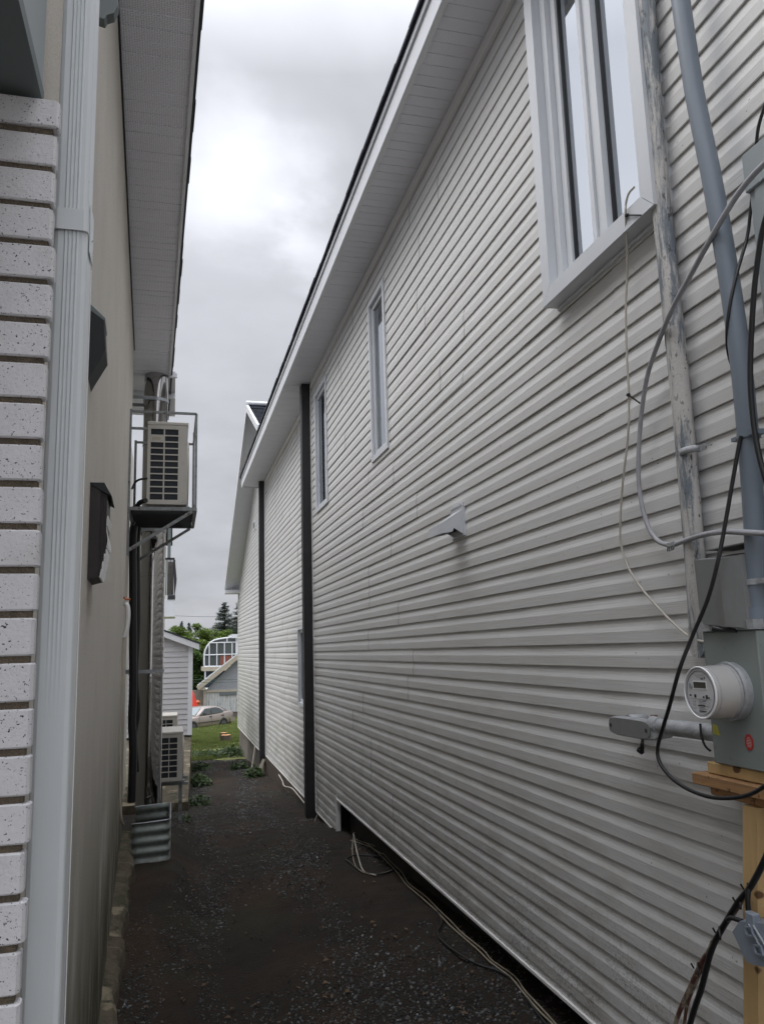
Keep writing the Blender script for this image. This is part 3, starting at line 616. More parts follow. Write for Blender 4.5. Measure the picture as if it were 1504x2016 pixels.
# planks leaning on the far foundation
def plank(p0, p1, w, t, lab):
    mb = MB(); mb.bar(p0, p1, w, t, up=(1, 0, 0)); tag(obj('plank', mb, 'beigewood'), lab, 'plank', 'boards leaning on the foundation')
plank((1.80, 19.4, ground(1.80, 19.4)-.02), (1.90, 19.7, -2.20), .16, .03, 'short weathered board leaning below the far wing siding')
plank((1.72, 17.3, ground(1.72, 17.3)-.05), (1.86, 17.4, -2.2), .16, .05, 'stubby weathered board at the foot of the farther black post')

# ------------------------------------------------------------------ left house
def wx(y, off=0.0): return -0.224-0.0271*y+off
lh = thing('stucco_house', (-0.4, 5, -2.1), 'beige stucco house with deep white soffit on the left of the alley', 'house')
st = MB(); yW = 8.7
n = 24; rings = []
for i in range(n+1):
    y = 1.36+(yW-1.36)*i/n; rings.append([(wx(y), y, -2.4), (wx(y), y, 3.31)])
st.loft(rings, caps=False, closed=False); st.quad((wx(yW), yW, -2.4), (-5, yW, -2.4), (-5, yW, 3.31), (wx(yW), yW, 3.31)); st.quad((-5, 1.36, -2.4), (wx(1.36), 1.36, -2.4), (wx(1.36), 1.36, 3.31), (-5, 1.36, 3.31))
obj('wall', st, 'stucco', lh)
s = MB()
s.hexa([(-.64, 8.71, -2.4), (-5, 8.71, -2.4), (-5, 14, -2.4), (-.70, 14, -2.4), (-.64, 8.71, 3.31), (-5, 8.71, 3.31), (-5, 14, 3.31), (-.70, 14, 3.31)]); obj('wall', s, 'stucco2', lh, label='paler set back rear wall of the stucco house'); 
def lf(y): return wx(y)+.388+(y-3.7)*0.0045*0
sf = MB(); y = 1.0; i = 0; SZ = 3.30
while y < 9.55:
    e = min(y+.1016, 9.55); a0, a1 = wx(y)-.02, wx(e)-.02; b0, b1 = lf(y), lf(e); g = .012 if i % 3 == 0 else .006; zz = SZ+(.0025 if i % 3 == 0 else 0)
    sf.quad((a0, y, SZ+.007), (b0, y, SZ+.007), (b0, y+g, zz), (a0, y+g, zz)); sf.quad((a0, y+g, zz), (b0, y+g, zz), (b1, e, zz+.0035), (a1, e, zz+.0035)); y = e; i += 1
o = obj('soffit', sf, 'soffit_perf', lh, label='white perforated soffit'); 
s = MB(); s.box((-.7, 9.56, SZ+.05), (-.02, 11.4, SZ+.07)); s.box((-.7, 9.555, SZ-.0), (-.0, 9.60, SZ+.049)); s.box((-.7, 10.3, SZ-.03), (-.02, 10.35, SZ+.048)); obj('soffit', s, 'white', lh)
fz = MB()
for (a, b) in ((1.0, 9.55),):
    fz.hexa([(lf(a), a, SZ-.012), (lf(a)+.022, a, SZ-.012), (lf(b)+.022, b, SZ-.012), (lf(b), b, SZ-.012), (lf(a), a, SZ+.14), (lf(a)+.022, a, SZ+.14), (lf(b)+.022, b, SZ+.14), (lf(b), b, SZ+.14)])
obj('fascia', fz, 'white', lh)
fz = MB(); a, b = 1.0, 11.5
fz.hexa([(lf(a)+.023, a, SZ+.02), (lf(a)+.04, a, SZ+.02), (lf(b)+.04, b, SZ+.02), (lf(b)+.023, b, SZ+.02), (lf(a)+.023, a, SZ+.16), (lf(a)+.04, a, SZ+.16), (lf(b)+.04, b, SZ+.16), (lf(b)+.023, b, SZ+.16)])
obj('drip_edge', fz, 'charcoal', lh)
fz = MB(); rnd = random.Random(9); y = 1.0
while y < 11.4:
    e = y+.31; j = rnd.uniform(-.006, .008); fz.hexa([(lf(y)+.05+j, y+.003, SZ+.165), (-3, y+.003, SZ+1.2), (-3, e, SZ+1.2), (lf(e)+.05+j, e, SZ+.165), (lf(y)+.05+j, y+.003, SZ+.19), (-3, y+.003, SZ+1.23), (-3, e, SZ+1.23), (lf(e)+.05+j, e, SZ+.19)]); y = e
fz.box((-5, 1, 4.45), (-3.01, 11.5, 4.5))
obj('roof', fz, 'shingle', lh)
s = MB(); s.hexa([(wx(1.4)+.001, 1.4, SZ-.02), (wx(1.4)+.012, 1.4, SZ-.02), (wx(8.7)+.012, 8.7, SZ-.02), (wx(8.7)+.001, 8.7, SZ-.02), (wx(1.4)+.001, 1.4, SZ-.003), (wx(1.4)+.012, 1.4, SZ-.003), (wx(8.7)+.012, 8.7, SZ-.003), (wx(8.7)+.001, 8.7, SZ-.003)]); obj('trim', s, 'charcoal', lh, label='thin dark line where soffit meets stucco')
# ledge of the old foundation
lg = MB(); rnd = random.Random(4); rings = []; y = 2.5
while y < 9.0:
    t = sstep(4.5, 8, y); top = -1.97+.20*t+rnd.uniform(-.022, .022)+.06*noise.noise(Vector((0, y*2.2, 0))); w = .075+.03*t+.045*noise.noise(Vector((3, y*2.9, 0)))+rnd.uniform(-.010, .010)
    x = wx(y); rings.append([(x-.02, y, top+.015), (x+w*.75, y, top), (x+w, y, top-.03), (x+w+.012, y, top-.15), (x+w+.03, y, -2.35)]); y += .07
lg.loft(rings, caps=False, closed=False); obj('foundation', lg, 'concrete', lh, label='crumbling concrete ledge at the foot of the stucco wall')

# brick pier with beam
bp = thing('brick_pier', (-.5, 1.36, -2.1), 'speckled white brick pier with sandy mortar at the left edge', 'brick pier')
BY = 1.30; BXR = -.1985
br = MB(); zt = .922; rnd = random.Random(8); z = zt
def brick_one(z0, z1, x0, x1, y0, y1, top=False):
    c = .0025; vs = []
    for z, k in ((z0, c), (z0+c, 0), (z1-c, 0), (z1, c)):
        vs.append([(x0, y0+k, z), (x1-.004-k, y0+k, z), (x1-k, y0+.005+k, z), (x1-k, y1, z), (x0, y1, z)])
    br.loft(vs, caps=True, closed=True)
brick_one(.872, .922, -.8, BXR+.001, BY-.001, 1.325)
tops = [.872-.0085]
zc = .8590
ntop = 0
while zc > -2.1:
    h = .0560; j = rnd.uniform(-.003, .003); jy = rnd.uniform(-.0015, .0015); brick_one(zc-h, zc, -.8, BXR+j-.004*math.sin(zc*9)*0, BY+jy, 1.325); zc -= .0665+(.0 if zc > 0 else .0)
obj('bricks', br, 'brick', bp)
mo = MB(); mo.box((-.8, BY+.006, -2.2), (BXR-.008, 1.322, .871)); obj('mortar', mo, 'mortar', bp)
bm = MB()
bm.box((-1.2, -1.2, .934), (-.2285, 1.335, .96)); obj('porch_beam', bm, 'slate', bp, label='dark grey soffit panel resting on the pier')
bm = MB(); bm.box((-1.2, -1.2, .9605), (-.232, 1.34, 1.6)); obj('porch_fascia', bm, 'slate_lt', bp)

# downspout
sp = thing('downspout', (-.18, 1.42, -2.1), 'grey ribbed rectangular downspout between the brick pier and the stucco wall', 'downspout')
def spout_profile(xa, xb, ya, yb, rib=1.0):
    n = 44; p = []; w = xb-xa; r = .008
    for i in range(n+1):
        t = i/n; x = xa+r+(w-2*r)*t; d = 0
        if rib:
            for c in (.30, .46, .62, .78): d -= .0026*rib*math.exp(-((t-c)/.034)**2)
        p.append((x, ya+(.0 if 0 < i < n else .0)+d))
    p += [(xb-.002, ya+.003), (xb, ya+r), (xb, yb-r), (xb-r, yb), (xa+r, yb), (xa, yb-r), (xa, ya+r), (xa+.002, ya+.003)]
    return p
def spout(mb, z0, z1, xa, xb, ya, yb, rib=True, lean=0.0):
    pr = spout_profile(xa, xb, ya, yb, rib); mb.loft([[(x, y, z0) for x, y in pr], [(x+lean, y, z1) for x, y in pr]], caps=True, closed=True)
a = MB(); spout(a, .735, 1.35, -.2125, -.1565, 1.385, 1.46); obj('upper_pipe', a, 'spout', sp)
a = MB(); zs_ = [-2.1, -.6, -.1, .0, .08, .16, .24, .80]; am = [0, 0, 0, .12, .4, .75, 1, 1]
a.loft([[(x, y, z) for x, y in spout_profile(-.2115, -.1555, 1.386, 1.458, q)] for z, q in zip(zs_, am)], caps=True, closed=True); obj('lower_pipe', a, 'spout', sp)
a = MB(); spout(a, .735, .775, -.2140, -.1545, 1.3805, 1.464, rib=False); a.box((-.1540, 1.40, .705), (-.1528, 1.452, .795)); a.disc((-.1528, 1.43, .742), (1, 0, 0), .003, .002, .002, 8); obj('strap', a, 'spout', sp)
a = MB(); a.box((-.1557, 1.4585, -1.2), (-.1543, 1.460, .70)); obj('edge_highlight', a, 'edge', sp)  # white strip stands in for the highlight on the pipe edge
# gutter end above
gp = MB()
gpts = [at(188, -10, y=1.75), at(188, 30, y=1.75), at(205, 36, y=1.75), at(210, 28, y=1.75), at(224, 24, y=1.75), at(232, 8, y=1.75), at(232, -10, y=1.75)]
gp.prism(gpts, (0, .03, 0)); tag(fixn(obj('gutter', gp, 'slate')), 'dark end of a gutter peeking in at the top beside the downspout', 'gutter')

# black vent hood on the stucco
vh = thing('vent_hood', (-.3, 3.3, 1.3), 'black triangular vent hood high on the stucco wall behind the downspout', 'vent hood')
y0, y1 = 2.85, 3.0
h = MB()
A = (wx(y0)+.0, y0, 1.60); O = .115
def hp(y, dx, z): return (wx(y)+dx, y, z)
zt_, zb2 = 1.62, 1.26
for (q_, m_, nm_) in (([(.001, .96), (.010, .981), (.055, 1.068), (.0465, 1.180), (.001, 1.215)], 'charcoal', 'body'), ([(.000, 1.2165), (.047, 1.181), (.0495, 1.184), (.050, 1.190), (.000, 1.238)], 'charcoal_lt', 'hood_top')):
    h = MB(); h.loft([[hp(yy, a, z_) for a, z_ in q_] for yy in (y0, y1)]); fixn(obj(nm_, h, m_, vh))
# louvred vent box
lv = thing('louvred_vent', (-.31, 3.2, .3), 'dark brown louvred vent box with curled white flaps on the stucco wall', 'wall vent')
lz0, lz1 = .283, .640; ly0, ly1 = 3.12, 3.38
h = MB(); h.hexa([hp(ly0, .001, lz0), hp(ly1, .001, lz0), hp(ly1, .038, lz0+.01), hp(ly0, .038, lz0+.01), hp(ly0, .001, lz1), hp(ly1, .001, lz1), hp(ly1, .038, lz1), hp(ly0, .038, lz1)]); fixn(obj('body', h, 'darkmetal', lv))
for k in range(4):
    h = MB(); d0 = .0385+.006*k; zb_ = lz0+.012+.028*k
    h.hexa([hp(ly0+.008, d0, zb_), hp(ly1-.01, d0, zb_), hp(ly1-.01, d0+.005, zb_), hp(ly0+.008, d0+.005, zb_), hp(ly0+.008, d0, lz1-.02), hp(ly1-.01, d0, lz1-.02), hp(ly1-.01, d0+.005, lz1-.02), hp(ly0+.008, d0+.005, lz1-.02)]); fixn(obj('louvre', h, 'darkmetal', lv))
for k in range(3):
    h = MB(); zb_ = lz0+.008+.036*k; d0 = .050+.006*k
    h.hexa([hp(ly0+.008, d0-.010, zb_), hp(ly1-.02, d0-.010, zb_), hp(ly1-.02, d0-.004, zb_), hp(ly0+.008, d0-.004, zb_), hp(ly0+.008, d0-.002, zb_+.034), hp(ly1-.02, d0-.002, zb_+.034), hp(ly1-.02, d0+.004, zb_+.034), hp(ly0+.008, d0+.004, zb_+.034)]); fixn(obj('flap', h, 'edge', lv))
h = MB(); h.loft([[hp(ly0+.012, .0625+.004*math.sin(t*2.2), lz0+.12+.12*t/3), hp(ly1-.03, .0625+.006*math.sin(t*2.2+.6), lz0+.12+.12*t/3), hp(ly1-.03, .0655+.006*math.sin(t*2.2+.6), lz0+.12+.12*t/3), hp(ly0+.012, .0655+.004*math.sin(t*2.2), lz0+.12+.12*t/3)] for t in [q*.3 for q in range(11)]]); fixn(obj('flap', h, 'trim', lv))
h = MB(); h.hexa([hp(ly0-.006, .0, lz1), hp(ly1+.006, .0, lz1), hp(ly1+.006, .078, lz1-.045), hp(ly0-.006, .078, lz1-.045), hp(ly0-.006, .0, lz1+.006), hp(ly1+.006, .0, lz1+.006), hp(ly1+.006, .050, lz1+.006), hp(ly0-.006, .050, lz1+.006)]); fixn(obj('rain_cap', h, 'charcoal', lv))

# ------------------------------------------------------------------ air conditioners
def ac_unit(x0, x1, y0, y1, z0, z1, label, rows, badge=True, group='outdoor air conditioner units'):
    t = thing('air_conditioner', ((x0+x1)/2, (y0+y1)/2, z0), label, 'air conditioner', group)
    w = x1-x0; h = z1-z0
    b = MB(); b.cbox((x0, y0+.012, z0+.03), (x1, y1, z1-.02), .008); obj('casing', b, 'cream', t)
    b = MB(); b.cbox((x0-.006, y0-.004, z1-.035), (x1+.008, y1+.006, z1), .006); obj('lid', b, 'cream', t)
    b = MB()   # end panel lattice: uprights and rungs
    fx = [x0+.012, x0+w*.045+.012, x0+w*.395, x0+w*.43, x0+w*.765, x0+w*.80]
    zA, zB = z0+.075, z1-.075; yf = y0
    b.box((x0, yf, z0+.03), (fx[1], yf+.011, z1-.036)); b.box((fx[2], yf, zA), (fx[3], yf+.011, zB)); b.box((fx[4], yf, z0+.03), (x1, yf+.011, z1-.036))
    b.box((fx[1], yf, z0+.03), (fx[4], yf+.011, zA)); b.box((fx[1], yf, zB), (fx[4], yf+.011, z1-.036))
    p = (zB-zA)/rows
    for r in range(1, rows):
        z = zA+r*p; b.box((fx[1], yf+.001, z-.006), (fx[2], yf+.010, z+.006)); b.box((fx[3], yf+.001, z-.006), (fx[4], yf+.010, z+.006))
    if badge: b.box((fx[1], yf+.002, zB-2*p+.006), (fx[2], yf+.009, zB-p-.006))
    obj('end_grille', b, 'cream', t)
    b = MB(); b.box((fx[1]-.002, yf+.0112, zA-.002), (fx[4]+.002, yf+.0116, zB+.002)); obj('coil', b, 'hole', t)
    b = MB()
    for q in range(rows*5): 
        z = zA+(q+.5)*(zB-zA)/(rows*5); b.box((fx[1], yf+.0098, z-.0012), (fx[4], yf+.0111, z+.0012))
    obj('coil_guard', b, 'fin', t)
    if badge: b = MB(); b.box((fx[1]+.012, yf-.001, zB-1.72*p), (fx[2]-.028, yf+.0015, zB-1.3*p)); obj('badge', b, 'beigewood', t)
    b = MB()   # fan grille on the long side facing the alley
    yc = y0+(y1-y0)*.56; zc_ = (z0+z1)/2; rr = min(h, y1-y0)*.40
    for q in range(1, 9):
        r = rr*q/8; pts = [(x1+.016, yc+r*math.cos(a), zc_+r*math.sin(a)) for a in [6.2832*i/28 for i in range(29)]]; b.tube(pts, .0025, 4, caps=False)
    for q in range(10):
        a = 6.2832*q/10; b.bar((x1+.017, yc+.02*math.cos(a), zc_+.02*math.sin(a)), (x1+.017, yc+rr*math.cos(a), zc_+rr*math.sin(a)), .004, .004)
    b.disc((x1, yc, zc_), (1, 0, 0), rr*1.05, rr*1.02, .012, 28); obj('fan_grille', b, 'cream', t)
    for yy in (y0+.10, y1-.14): b = MB(); b.box((x0-.01, yy, z0), (x1+.03, yy+.05, z0+.029)); obj('foot', b, 'galv', t)
    b = MB(); b.box((x1-.001, y0+.05, z0+.12), (x1+.006, y0+.16, z0+.34)); obj('valve_cover', b, 'cream', t)
    return t
Yc = 8.0
p0, p1 = at(288, 998, y=Yc), at(370, 832, y=Yc)
ac_unit(p0.x, p1.x, Yc, Yc+.85, p0.z, p1.z, 'cream air conditioner held high in a grey steel cage on the stucco wall', 11)
# cage platform
cg = thing('steel_cage', (p0.x, Yc, p0.z), 'grey steel bracket cage and grated platform around the high air conditioner', 'steel bracket')
ca, cb = Yc-.12, Yc+1.0; xw = wx(Yc)+.01; xo = at(386, 900, y=ca).x; zf = at(386, 1003, y=ca).z; zc2 = at(388, 815, y=ca).z
b = MB(); s_ = .022
def ang(p, q, w=s_): b.bar(p, q, w, w)
ang((xw, ca, zf-.45), (xw, ca, zc2+.02), .026); obj('wall_rail', b, 'steel_paint', cg); b = MB(); ang((xw, cb, zf-.45), (xw, cb, zc2), .026); obj('wall_rail', b, 'steel_paint', cg); b = MB()
ang((xo, ca, zf), (xo, ca, zc2)); ang((xo, cb, zf), (xo, cb, zc2-.02)); ang((xo-.02, ca+.12, zf), (xo-.02, ca+.12, zc2-.16), .018); ang((xo, ca+.02, zc2), (xo, cb, zc2)); ang((xw, ca, zc2), (xo, ca, zc2)); ang((xw, cb, zc2-.02), (xo, cb, zc2-.02)); ang((xw, ca, zc2-.17), (p0.x, ca, zc2-.17)); ang((xo, ca, zf+.1), (xo, cb, zf+.1), .012)
obj('guard_frame', b, 'steel_paint', cg); b = MB()
ang((xw, ca, zf), (xo+.01, ca, zf), .032); ang((xw, cb, zf), (xo+.01, cb, zf), .032); ang((xo, ca+.02, zf), (xo, cb-.02, zf), .03); ang((xw, ca+.02, zf), (xw, cb-.02, zf), .03)
obj('platform_frame', b, 'steel_paint', cg); b = MB()
for q in range(26): yq = ca+.03+q*(cb-ca-.06)/25; b.box((xw+.02, yq-.006, zf-.014), (xo-.02, yq+.006, zf-.004))
for q in range(7): xq = xw+.03+q*(xo-xw-.06)/6; b.box((xq-.008, ca+.02, zf-.003), (xq+.008, cb-.02, zf+.004))
obj('grating', b, 'charcoal', cg, ); 
for yy in (ca, cb):
    b = MB(); ang((xw+.01, yy, zf-.40), (xo-.03, yy, zf-.02), .028); obj('brace', b, 'steel_paint', cg)

# ground units
Ya = 11.0; q0, q1 = at(318, 1545, y=Ya), at(362, 1440, y=Ya)
ac_unit(q1.x-.30, q1.x-.012, Ya, Ya+.8, q0.z, q1.z, 'dirty cream air conditioner on a low stand, nearer of the two low units', 7, badge=False)
b = MB(); zz = q0.z; b.box((q1.x-.17, Ya+.15, zz-.034), (q1.x-.13, Ya+.62, zz-.004))
for yy in (Ya+.1, Ya+.62):
    b.box((q1.x-.32, yy, zz-.035), (q1.x+.06, yy+.05, zz-.002))
    for xx in (q1.x-.28, q1.x-.03): b.box((xx-.02, yy+.005, ground(xx, yy)-.05), (xx+.02, yy+.045, zz-.036))
tag(obj('unit_stand', b, 'steel_paint'), 'low dark steel stand under the nearer low air conditioner', 'stand')
Yd = 14.0; q0, q1 = at(318, 1470, y=Yd), at(349, 1408, y=Yd)
ac_unit(q1.x-.30, q1.x, Yd, Yd+.7, q0.z-.1, q1.z, 'smaller cream air conditioner just behind the low unit, top only showing', 7, badge=False)
b = MB(); b.box((q1.x-.34, Yd-.05, ground(0, Yd)-.1), (q1.x+.03, Yd+.75, q0.z-.102)); tag(obj('concrete_block', b, 'found'), 'concrete block under the farther low air conditioner', 'block')

# ------------------------------------------------------------------ stainless chimney
ch = thing('chimney_pipe', (-.22, 9.6, -1.6), 'tall mirror-polished stainless chimney pipe rising to the left eave', 'chimney')
cyy = 9.55; xL, xR = at(283, 760, y=9.4).x, at(331, 760, y=9.4).x; cr = (xR-xL)/2; cxx = (xL+xR)/2
zb_ = at(300, 1592, y=9.4).z
b = MB(); b.disc((cxx, cyy, zb_), (0, 0, 1), cr, cr, 3.40-zb_, 48); obj('pipe', b, 'inox', ch)
zs = [at(300, v, y=9.4).z for v in (1130, 1277, 1427, 870)]
for z in zs:
    b = MB(); b.disc((cxx, cyy, z-.015), (0, 0, 1), cr+.004, cr+.004, .03, 48); b.disc((cxx, cyy, z-.019), (0, 0, 1), cr+.007, cr+.007, .004, 48); b.disc((cxx, cyy, z+.015), (0, 0, 1), cr+.007, cr+.007, .004, 48); obj('joint_band', b, 'inox', ch)
for v in (783, 1322, 1042):
    z = at(300, v, y=9.4).z; b = MB(); b.disc((cxx, cyy, z-.018), (0, 0, 1), cr+.010, cr+.010, .036, 40); b.box((-.66, cyy-cr-.02, z-.02), (cxx, cyy-cr-.012, z+.02)); b.box((-.66, cyy+cr+.012, z-.02), (cxx, cyy+cr+.02, z+.02)); obj('bracket', b, 'galv', ch)
b = MB(); b.box((cxx+cr*.80, cyy-cr*.62, zb_), (cxx+cr*.83, cyy-cr*.58, 3.3)); obj('seam', b, 'galv', ch)

# black drain and hoses by the wall end
def tubes(name, pts, r, m, label, cat, k=8, n=8, group=None, loc=None):
    mb = MB(); mb.tube(smooth_path(pts, k), r, n); o = obj(name, mb, m, loc=loc); return tag(o, label, cat, group)
P = lambda u, v, y: at(u, v, y=y)
tubes('hose', [P(268, 1010, 8.9), P(262, 1060, 8.9), P(262, 1150, 8.9), P(262, 1250, 8.9), P(262, 1360, 8.9), P(260, 1420, 8.9), P(262, 1480, 8.9), P(259, 1580, 8.9)], .042, 'rubber', 'thick black insulated hose hanging down behind the end of the stucco wall', 'hose', group='black hoses')
tubes('hose', [P(280, 1000, 9.0), P(272, 1060, 9.0), P(272, 1150, 9.0), P(272, 1230, 9.0), P(268, 1330, 9.0), P(272, 1400, 9.0), P(266, 1450, 9.0), P(270, 1520, 9.0)], .024, 'rubber', 'thinner black hose next to the chimney pipe', 'hose', group='black hoses')
tubes('hose', [P(289, 942, 7.98), P(275, 944, 8.1), P(266, 950, 8.3), P(260, 962, 8.6)], .011, 'rubber', 'thin black line looping from the high air conditioner to the wall', 'hose', group='black hoses')
tubes('hose', [P(287, 985, 7.98), P(275, 990, 8.1), P(268, 1003, 8.3), P(262, 1030, 8.7)], .024, 'rubber', 'thick black line leaving the low corner of the high air conditioner', 'hose', group='black hoses')
tubes('white_pipe', [P(246, 1188, 7.3), P(251, 1195, 7.3), P(252, 1215, 7.3), P(249, 1240, 7.3), P(245, 1254, 7.3)], .021, 'trim', 'short bent white pipe emerging from the stucco wall', 'pipe')
tubes('wall_conduit', [P(242, 1256, 7.3), P(239, 1330, 7.3), P(236, 1420, 7.3), P(236, 1540, 7.3), P(238, 1610, 7.3), P(243, 1625, 7.4)], .012, 'beigewood', 'thin beige conduit strapped down the stucco wall corner', 'conduit')
tubes('rusty_clip', [P(243, 1176, 7.3), P(249, 1180, 7.3), P(257, 1180, 7.3)], .010, 'orange', 'rusty orange clip above the bent white pipe', 'clip', n=6)
# corrugated window well
ww = thing('window_well', (-.2, 8.3, -1.98), 'corrugated galvanised window well standing in the dirt below the chimney', 'window well')
wy0, wy1 = 8.25, 9.15; wl, wr = at(265, 1660, y=wy0).x, at(334, 1660, y=wy0).x; wzt, wzb = at(300, 1618, y=wy0).z, -2.12
b = MB(); path = []
wl2 = wl-.03
for i in range(9): a = math.pi*.5*i/8; path.append((wr-.06+.06*math.sin(a), wy0+.06-.06*math.cos(a)))
pth = [(wl2, wy0)]+[(wl2+(wr-.06-wl2)*k/5, wy0-.012*math.sin(math.pi*k/5)) for k in range(1, 5)]+path+[(wr, wy1-.1)]+[(wr-.06+.06*math.cos(math.pi*.5*i/6), wy1-.06+.06*math.sin(math.pi*.5*i/6)) for i in range(7)]+[(wl2, wy1)]
rings = []; nz_ = 44
cxw, cyw = (wl2+wr)/2, (wy0+wy1)/2
for i in range(nz_+1):
    z = wzb+(wzt-wzb)*i/nz_; d = .010*math.sin((z-wzb)/.095*6.2832)
    rings.append([(x+d*(1 if x > wr-.07 else .15)*(1 if x > cxw else 0), y+d*(-1 if y < cyw else 1)*(1 if abs(y-cyw) > (wy1-wy0)/2-.1 else 0), z+.016*((x-wl2)/(wr-wl2)-.6)*(i/nz_)) for x, y in pth])
b.loft(rings, caps=False, closed=False, smooth=True); o = obj('corrugated_wall', b, 'galvrust', ww)
mod = o.modifiers.new('thick', 'SOLIDIFY'); mod.thickness = .003
b = MB(); b.tube([Vector(p) for p in rings[-1]], .006, 6); obj('rolled_rim', b, 'galv', ww)

# ------------------------------------------------------------------ fixtures on the white wall
# weathered pipe
pp = thing('weathered_pipe', (1.8, 2.45, 0), 'flattened pale pipe with flaking paint running up the siding beside the window', 'service pipe')
pts = [at(1237+34, -60, x=1.80), at(1271, 0, x=1.80), at(1291, 285, x=1.80), at(1322, 600, x=1.80), at(1342, 800, x=1.80), at(1365, 1060, x=1.80), at(1376, 1240, x=1.80)]
pts = smooth_path(pts, 5)
b = MB(); rings = []
for p in pts:
    t = sstep(.4, .0, p.z); w = .046-.004*t
    rings.append([(p.x+.030*math.cos(a), p.y+w*math.sin(a), p.z) for a in [6.2832*i/20 for i in range(20)]])
b.loft(rings, caps=True, smooth=True); obj('pipe', b, 'tapedpipe', pp)
b = MB(); c0 = at(1369, 1222, x=1.772); c1 = at(1370, 1296, x=1.772); hw = .043; pl = []
h2 = (c0.z-c1.z)/2; zc_ = (c0.z+c1.z)/2; yc_ = (c0.y+c1.y)/2
for i in range(28): a = 6.2832*i/28; pl.append((1.772, yc_+hw*math.cos(a), zc_+(h2-hw)*(1 if math.sin(a) > 0 else -1)+hw*math.sin(a)))
b.prism(pl, (.05, 0, 0)); fixn(obj('end_cap', b, 'tapedpipe', pp))
b = MB(); c = at(1352, 887, x=1.775); b.loft([[(1.80+(.034)*math.cos(a), c.y+.012+.050*math.sin(a), z) for a in [math.pi*.5+math.pi*i/12 for i in range(13)]] for z in (c.z-.013, c.z+.013)], caps=False, closed=False, smooth=True); b.box((1.80, c.y-.075, c.z-.012), (1.803, c.y-.036, c.z+.012)); b.bar((1.80, c.y-.066, c.z), (1.80, c.y-.105, c.z-.004), .004, .004)
o = obj('clamp', b, 'castal', pp); mod = o.modifiers.new('thick', 'SOLIDIFY'); mod.thickness = .003
# blue grey conduit
bc = thing('electrical_conduit', (1.74, 2.1, .0), 'smooth blue grey conduit rising from the meter box', 'conduit')
pts = [at(1328, -80, x=1.74), at(1340, 0, x=1.74), at(1367, 180, x=1.74), at(1403, 360, x=1.74), at(1434, 540, x=1.74), at(1459, 720, x=1.74), at(1476, 900, x=1.74), at(1487, 1060, x=1.74), at(1493, 1226, x=1.74)]
b = MB(); b.tube(smooth_path(pts, 6), .0325, 20); obj('pipe', b, 'conduit', bc)
c = at(1493, 1222, x=1.74)
b = MB(); b.disc((c.x, c.y, c.z-.01), (0, 0, 1), .042, .042, .05, 24); obj('hub', b, 'conduit', bc)
for (u, v) in ((1474, 858), (1490, 1146)):
    c = at(u, v, x=1.74); b = MB(); b.disc((c.x, c.y, c.z-.009), (0, 0, 1), .036, .036, .018, 24); b.box((c.x-.03, c.y-.06, c.z-.008), (c.x+.012, c.y-.034, c.z+.008)); b.box((c.x-.02, c.y+.034, c.z-.006), (c.x+.02, c.y+.058, c.z+.006)); obj('clamp', b, 'conduit' if v < 1000 else 'castal', bc)
# meter box
mbx = thing('meter_box', (1.7, 2.2, -.4), 'grey green electrical meter box with a red sticker below the round meter', 'electrical box')
XB = 1.70; ya_, yb_ = 2.085, 2.345; za_, zb3 = -.392, .028
b = MB(); b.cbox((XB, ya_, za_), (1.835, yb_, zb3-.002), .004); obj('enclosure', b, 'metergrey', mbx)
b = MB(); b.box((XB-.012, ya_-.004, zb3), (1.835, yb_+.008, zb3+.030)); obj('top_flange', b, 'castal', mbx)
for (u0, u1) in ((2.262, 2.285), (2.232, 2.257), (2.11, 2.15)): b = MB(); b.box((XB-.0145, u0, zb3+.003), (XB-.0125, u1, zb3+.027)); obj('label_plate', b, 'boxgrey', mbx)
b = MB(); c = at(1475, 1462, x=XB-.001); pl = [(XB-.001, c.y+.0200*math.cos(6.2832*(i+.5)/8), c.z+.0255*math.sin(6.2832*(i+.5)/8)) for i in range(8)]; b.prism(pl, (-.001, 0, 0)); stk = fixn(obj('sticker', b, 'red', mbx, label='red octagonal warning sticker'))
def text(body, size, p, axis_y, m, parent, ex=.0002):
    cu = bpy.data.curves.new('t', 'FONT'); cu.body = body; cu.size = size; cu.align_x = 'CENTER'; cu.align_y = 'CENTER'; cu.extrude = ex
    o = bpy.data.objects.new('t', cu); COL.objects.link(o); dg = bpy.context.evaluated_depsgraph_get(); me = bpy.data.meshes.new_from_object(o.evaluated_get(dg)); bpy.data.objects.remove(o)
    # text reads with its right toward -Y, up +Z, faces -X
    p = Vector(p); r = origin(parent); me.transform(Matrix(((0, 0, -1, 0), (-1, 0, 0, 0), (0, 1, 0, 0), (0, 0, 0, 1)))); me.transform(Matrix.Translation(p-r))
    me.materials.clear(); me.materials.append(MT[m]); q = bpy.data.objects.new('lettering', me); COL.objects.link(q); q.parent = parent; return q
b = MB(); x_ = XB-.0024
for k, w in enumerate((.010, .018, .022, .024, .024, .022, .018)): b.box((x_, c.y-w/2*.95, c.z+.0135-k*.0046), (x_+.0003, c.y+w/2*.95, c.z+.0153-k*.0046))
obj('print_lines', b, 'inkwhite', stk)
b = MB(); c = at(1411, 1437, x=XB-.001); b.add([(XB-.001, c.y+.022, c.z-.016), (XB-.001, c.y-.016, c.z-.018), (XB-.001, c.y-.004, c.z+.012), (XB-.001, c.y+.018, c.z+.018)], [(0, 1, 2, 3)]); obj('sticker', b, 'yellow', mbx, label='torn yellow sticker')
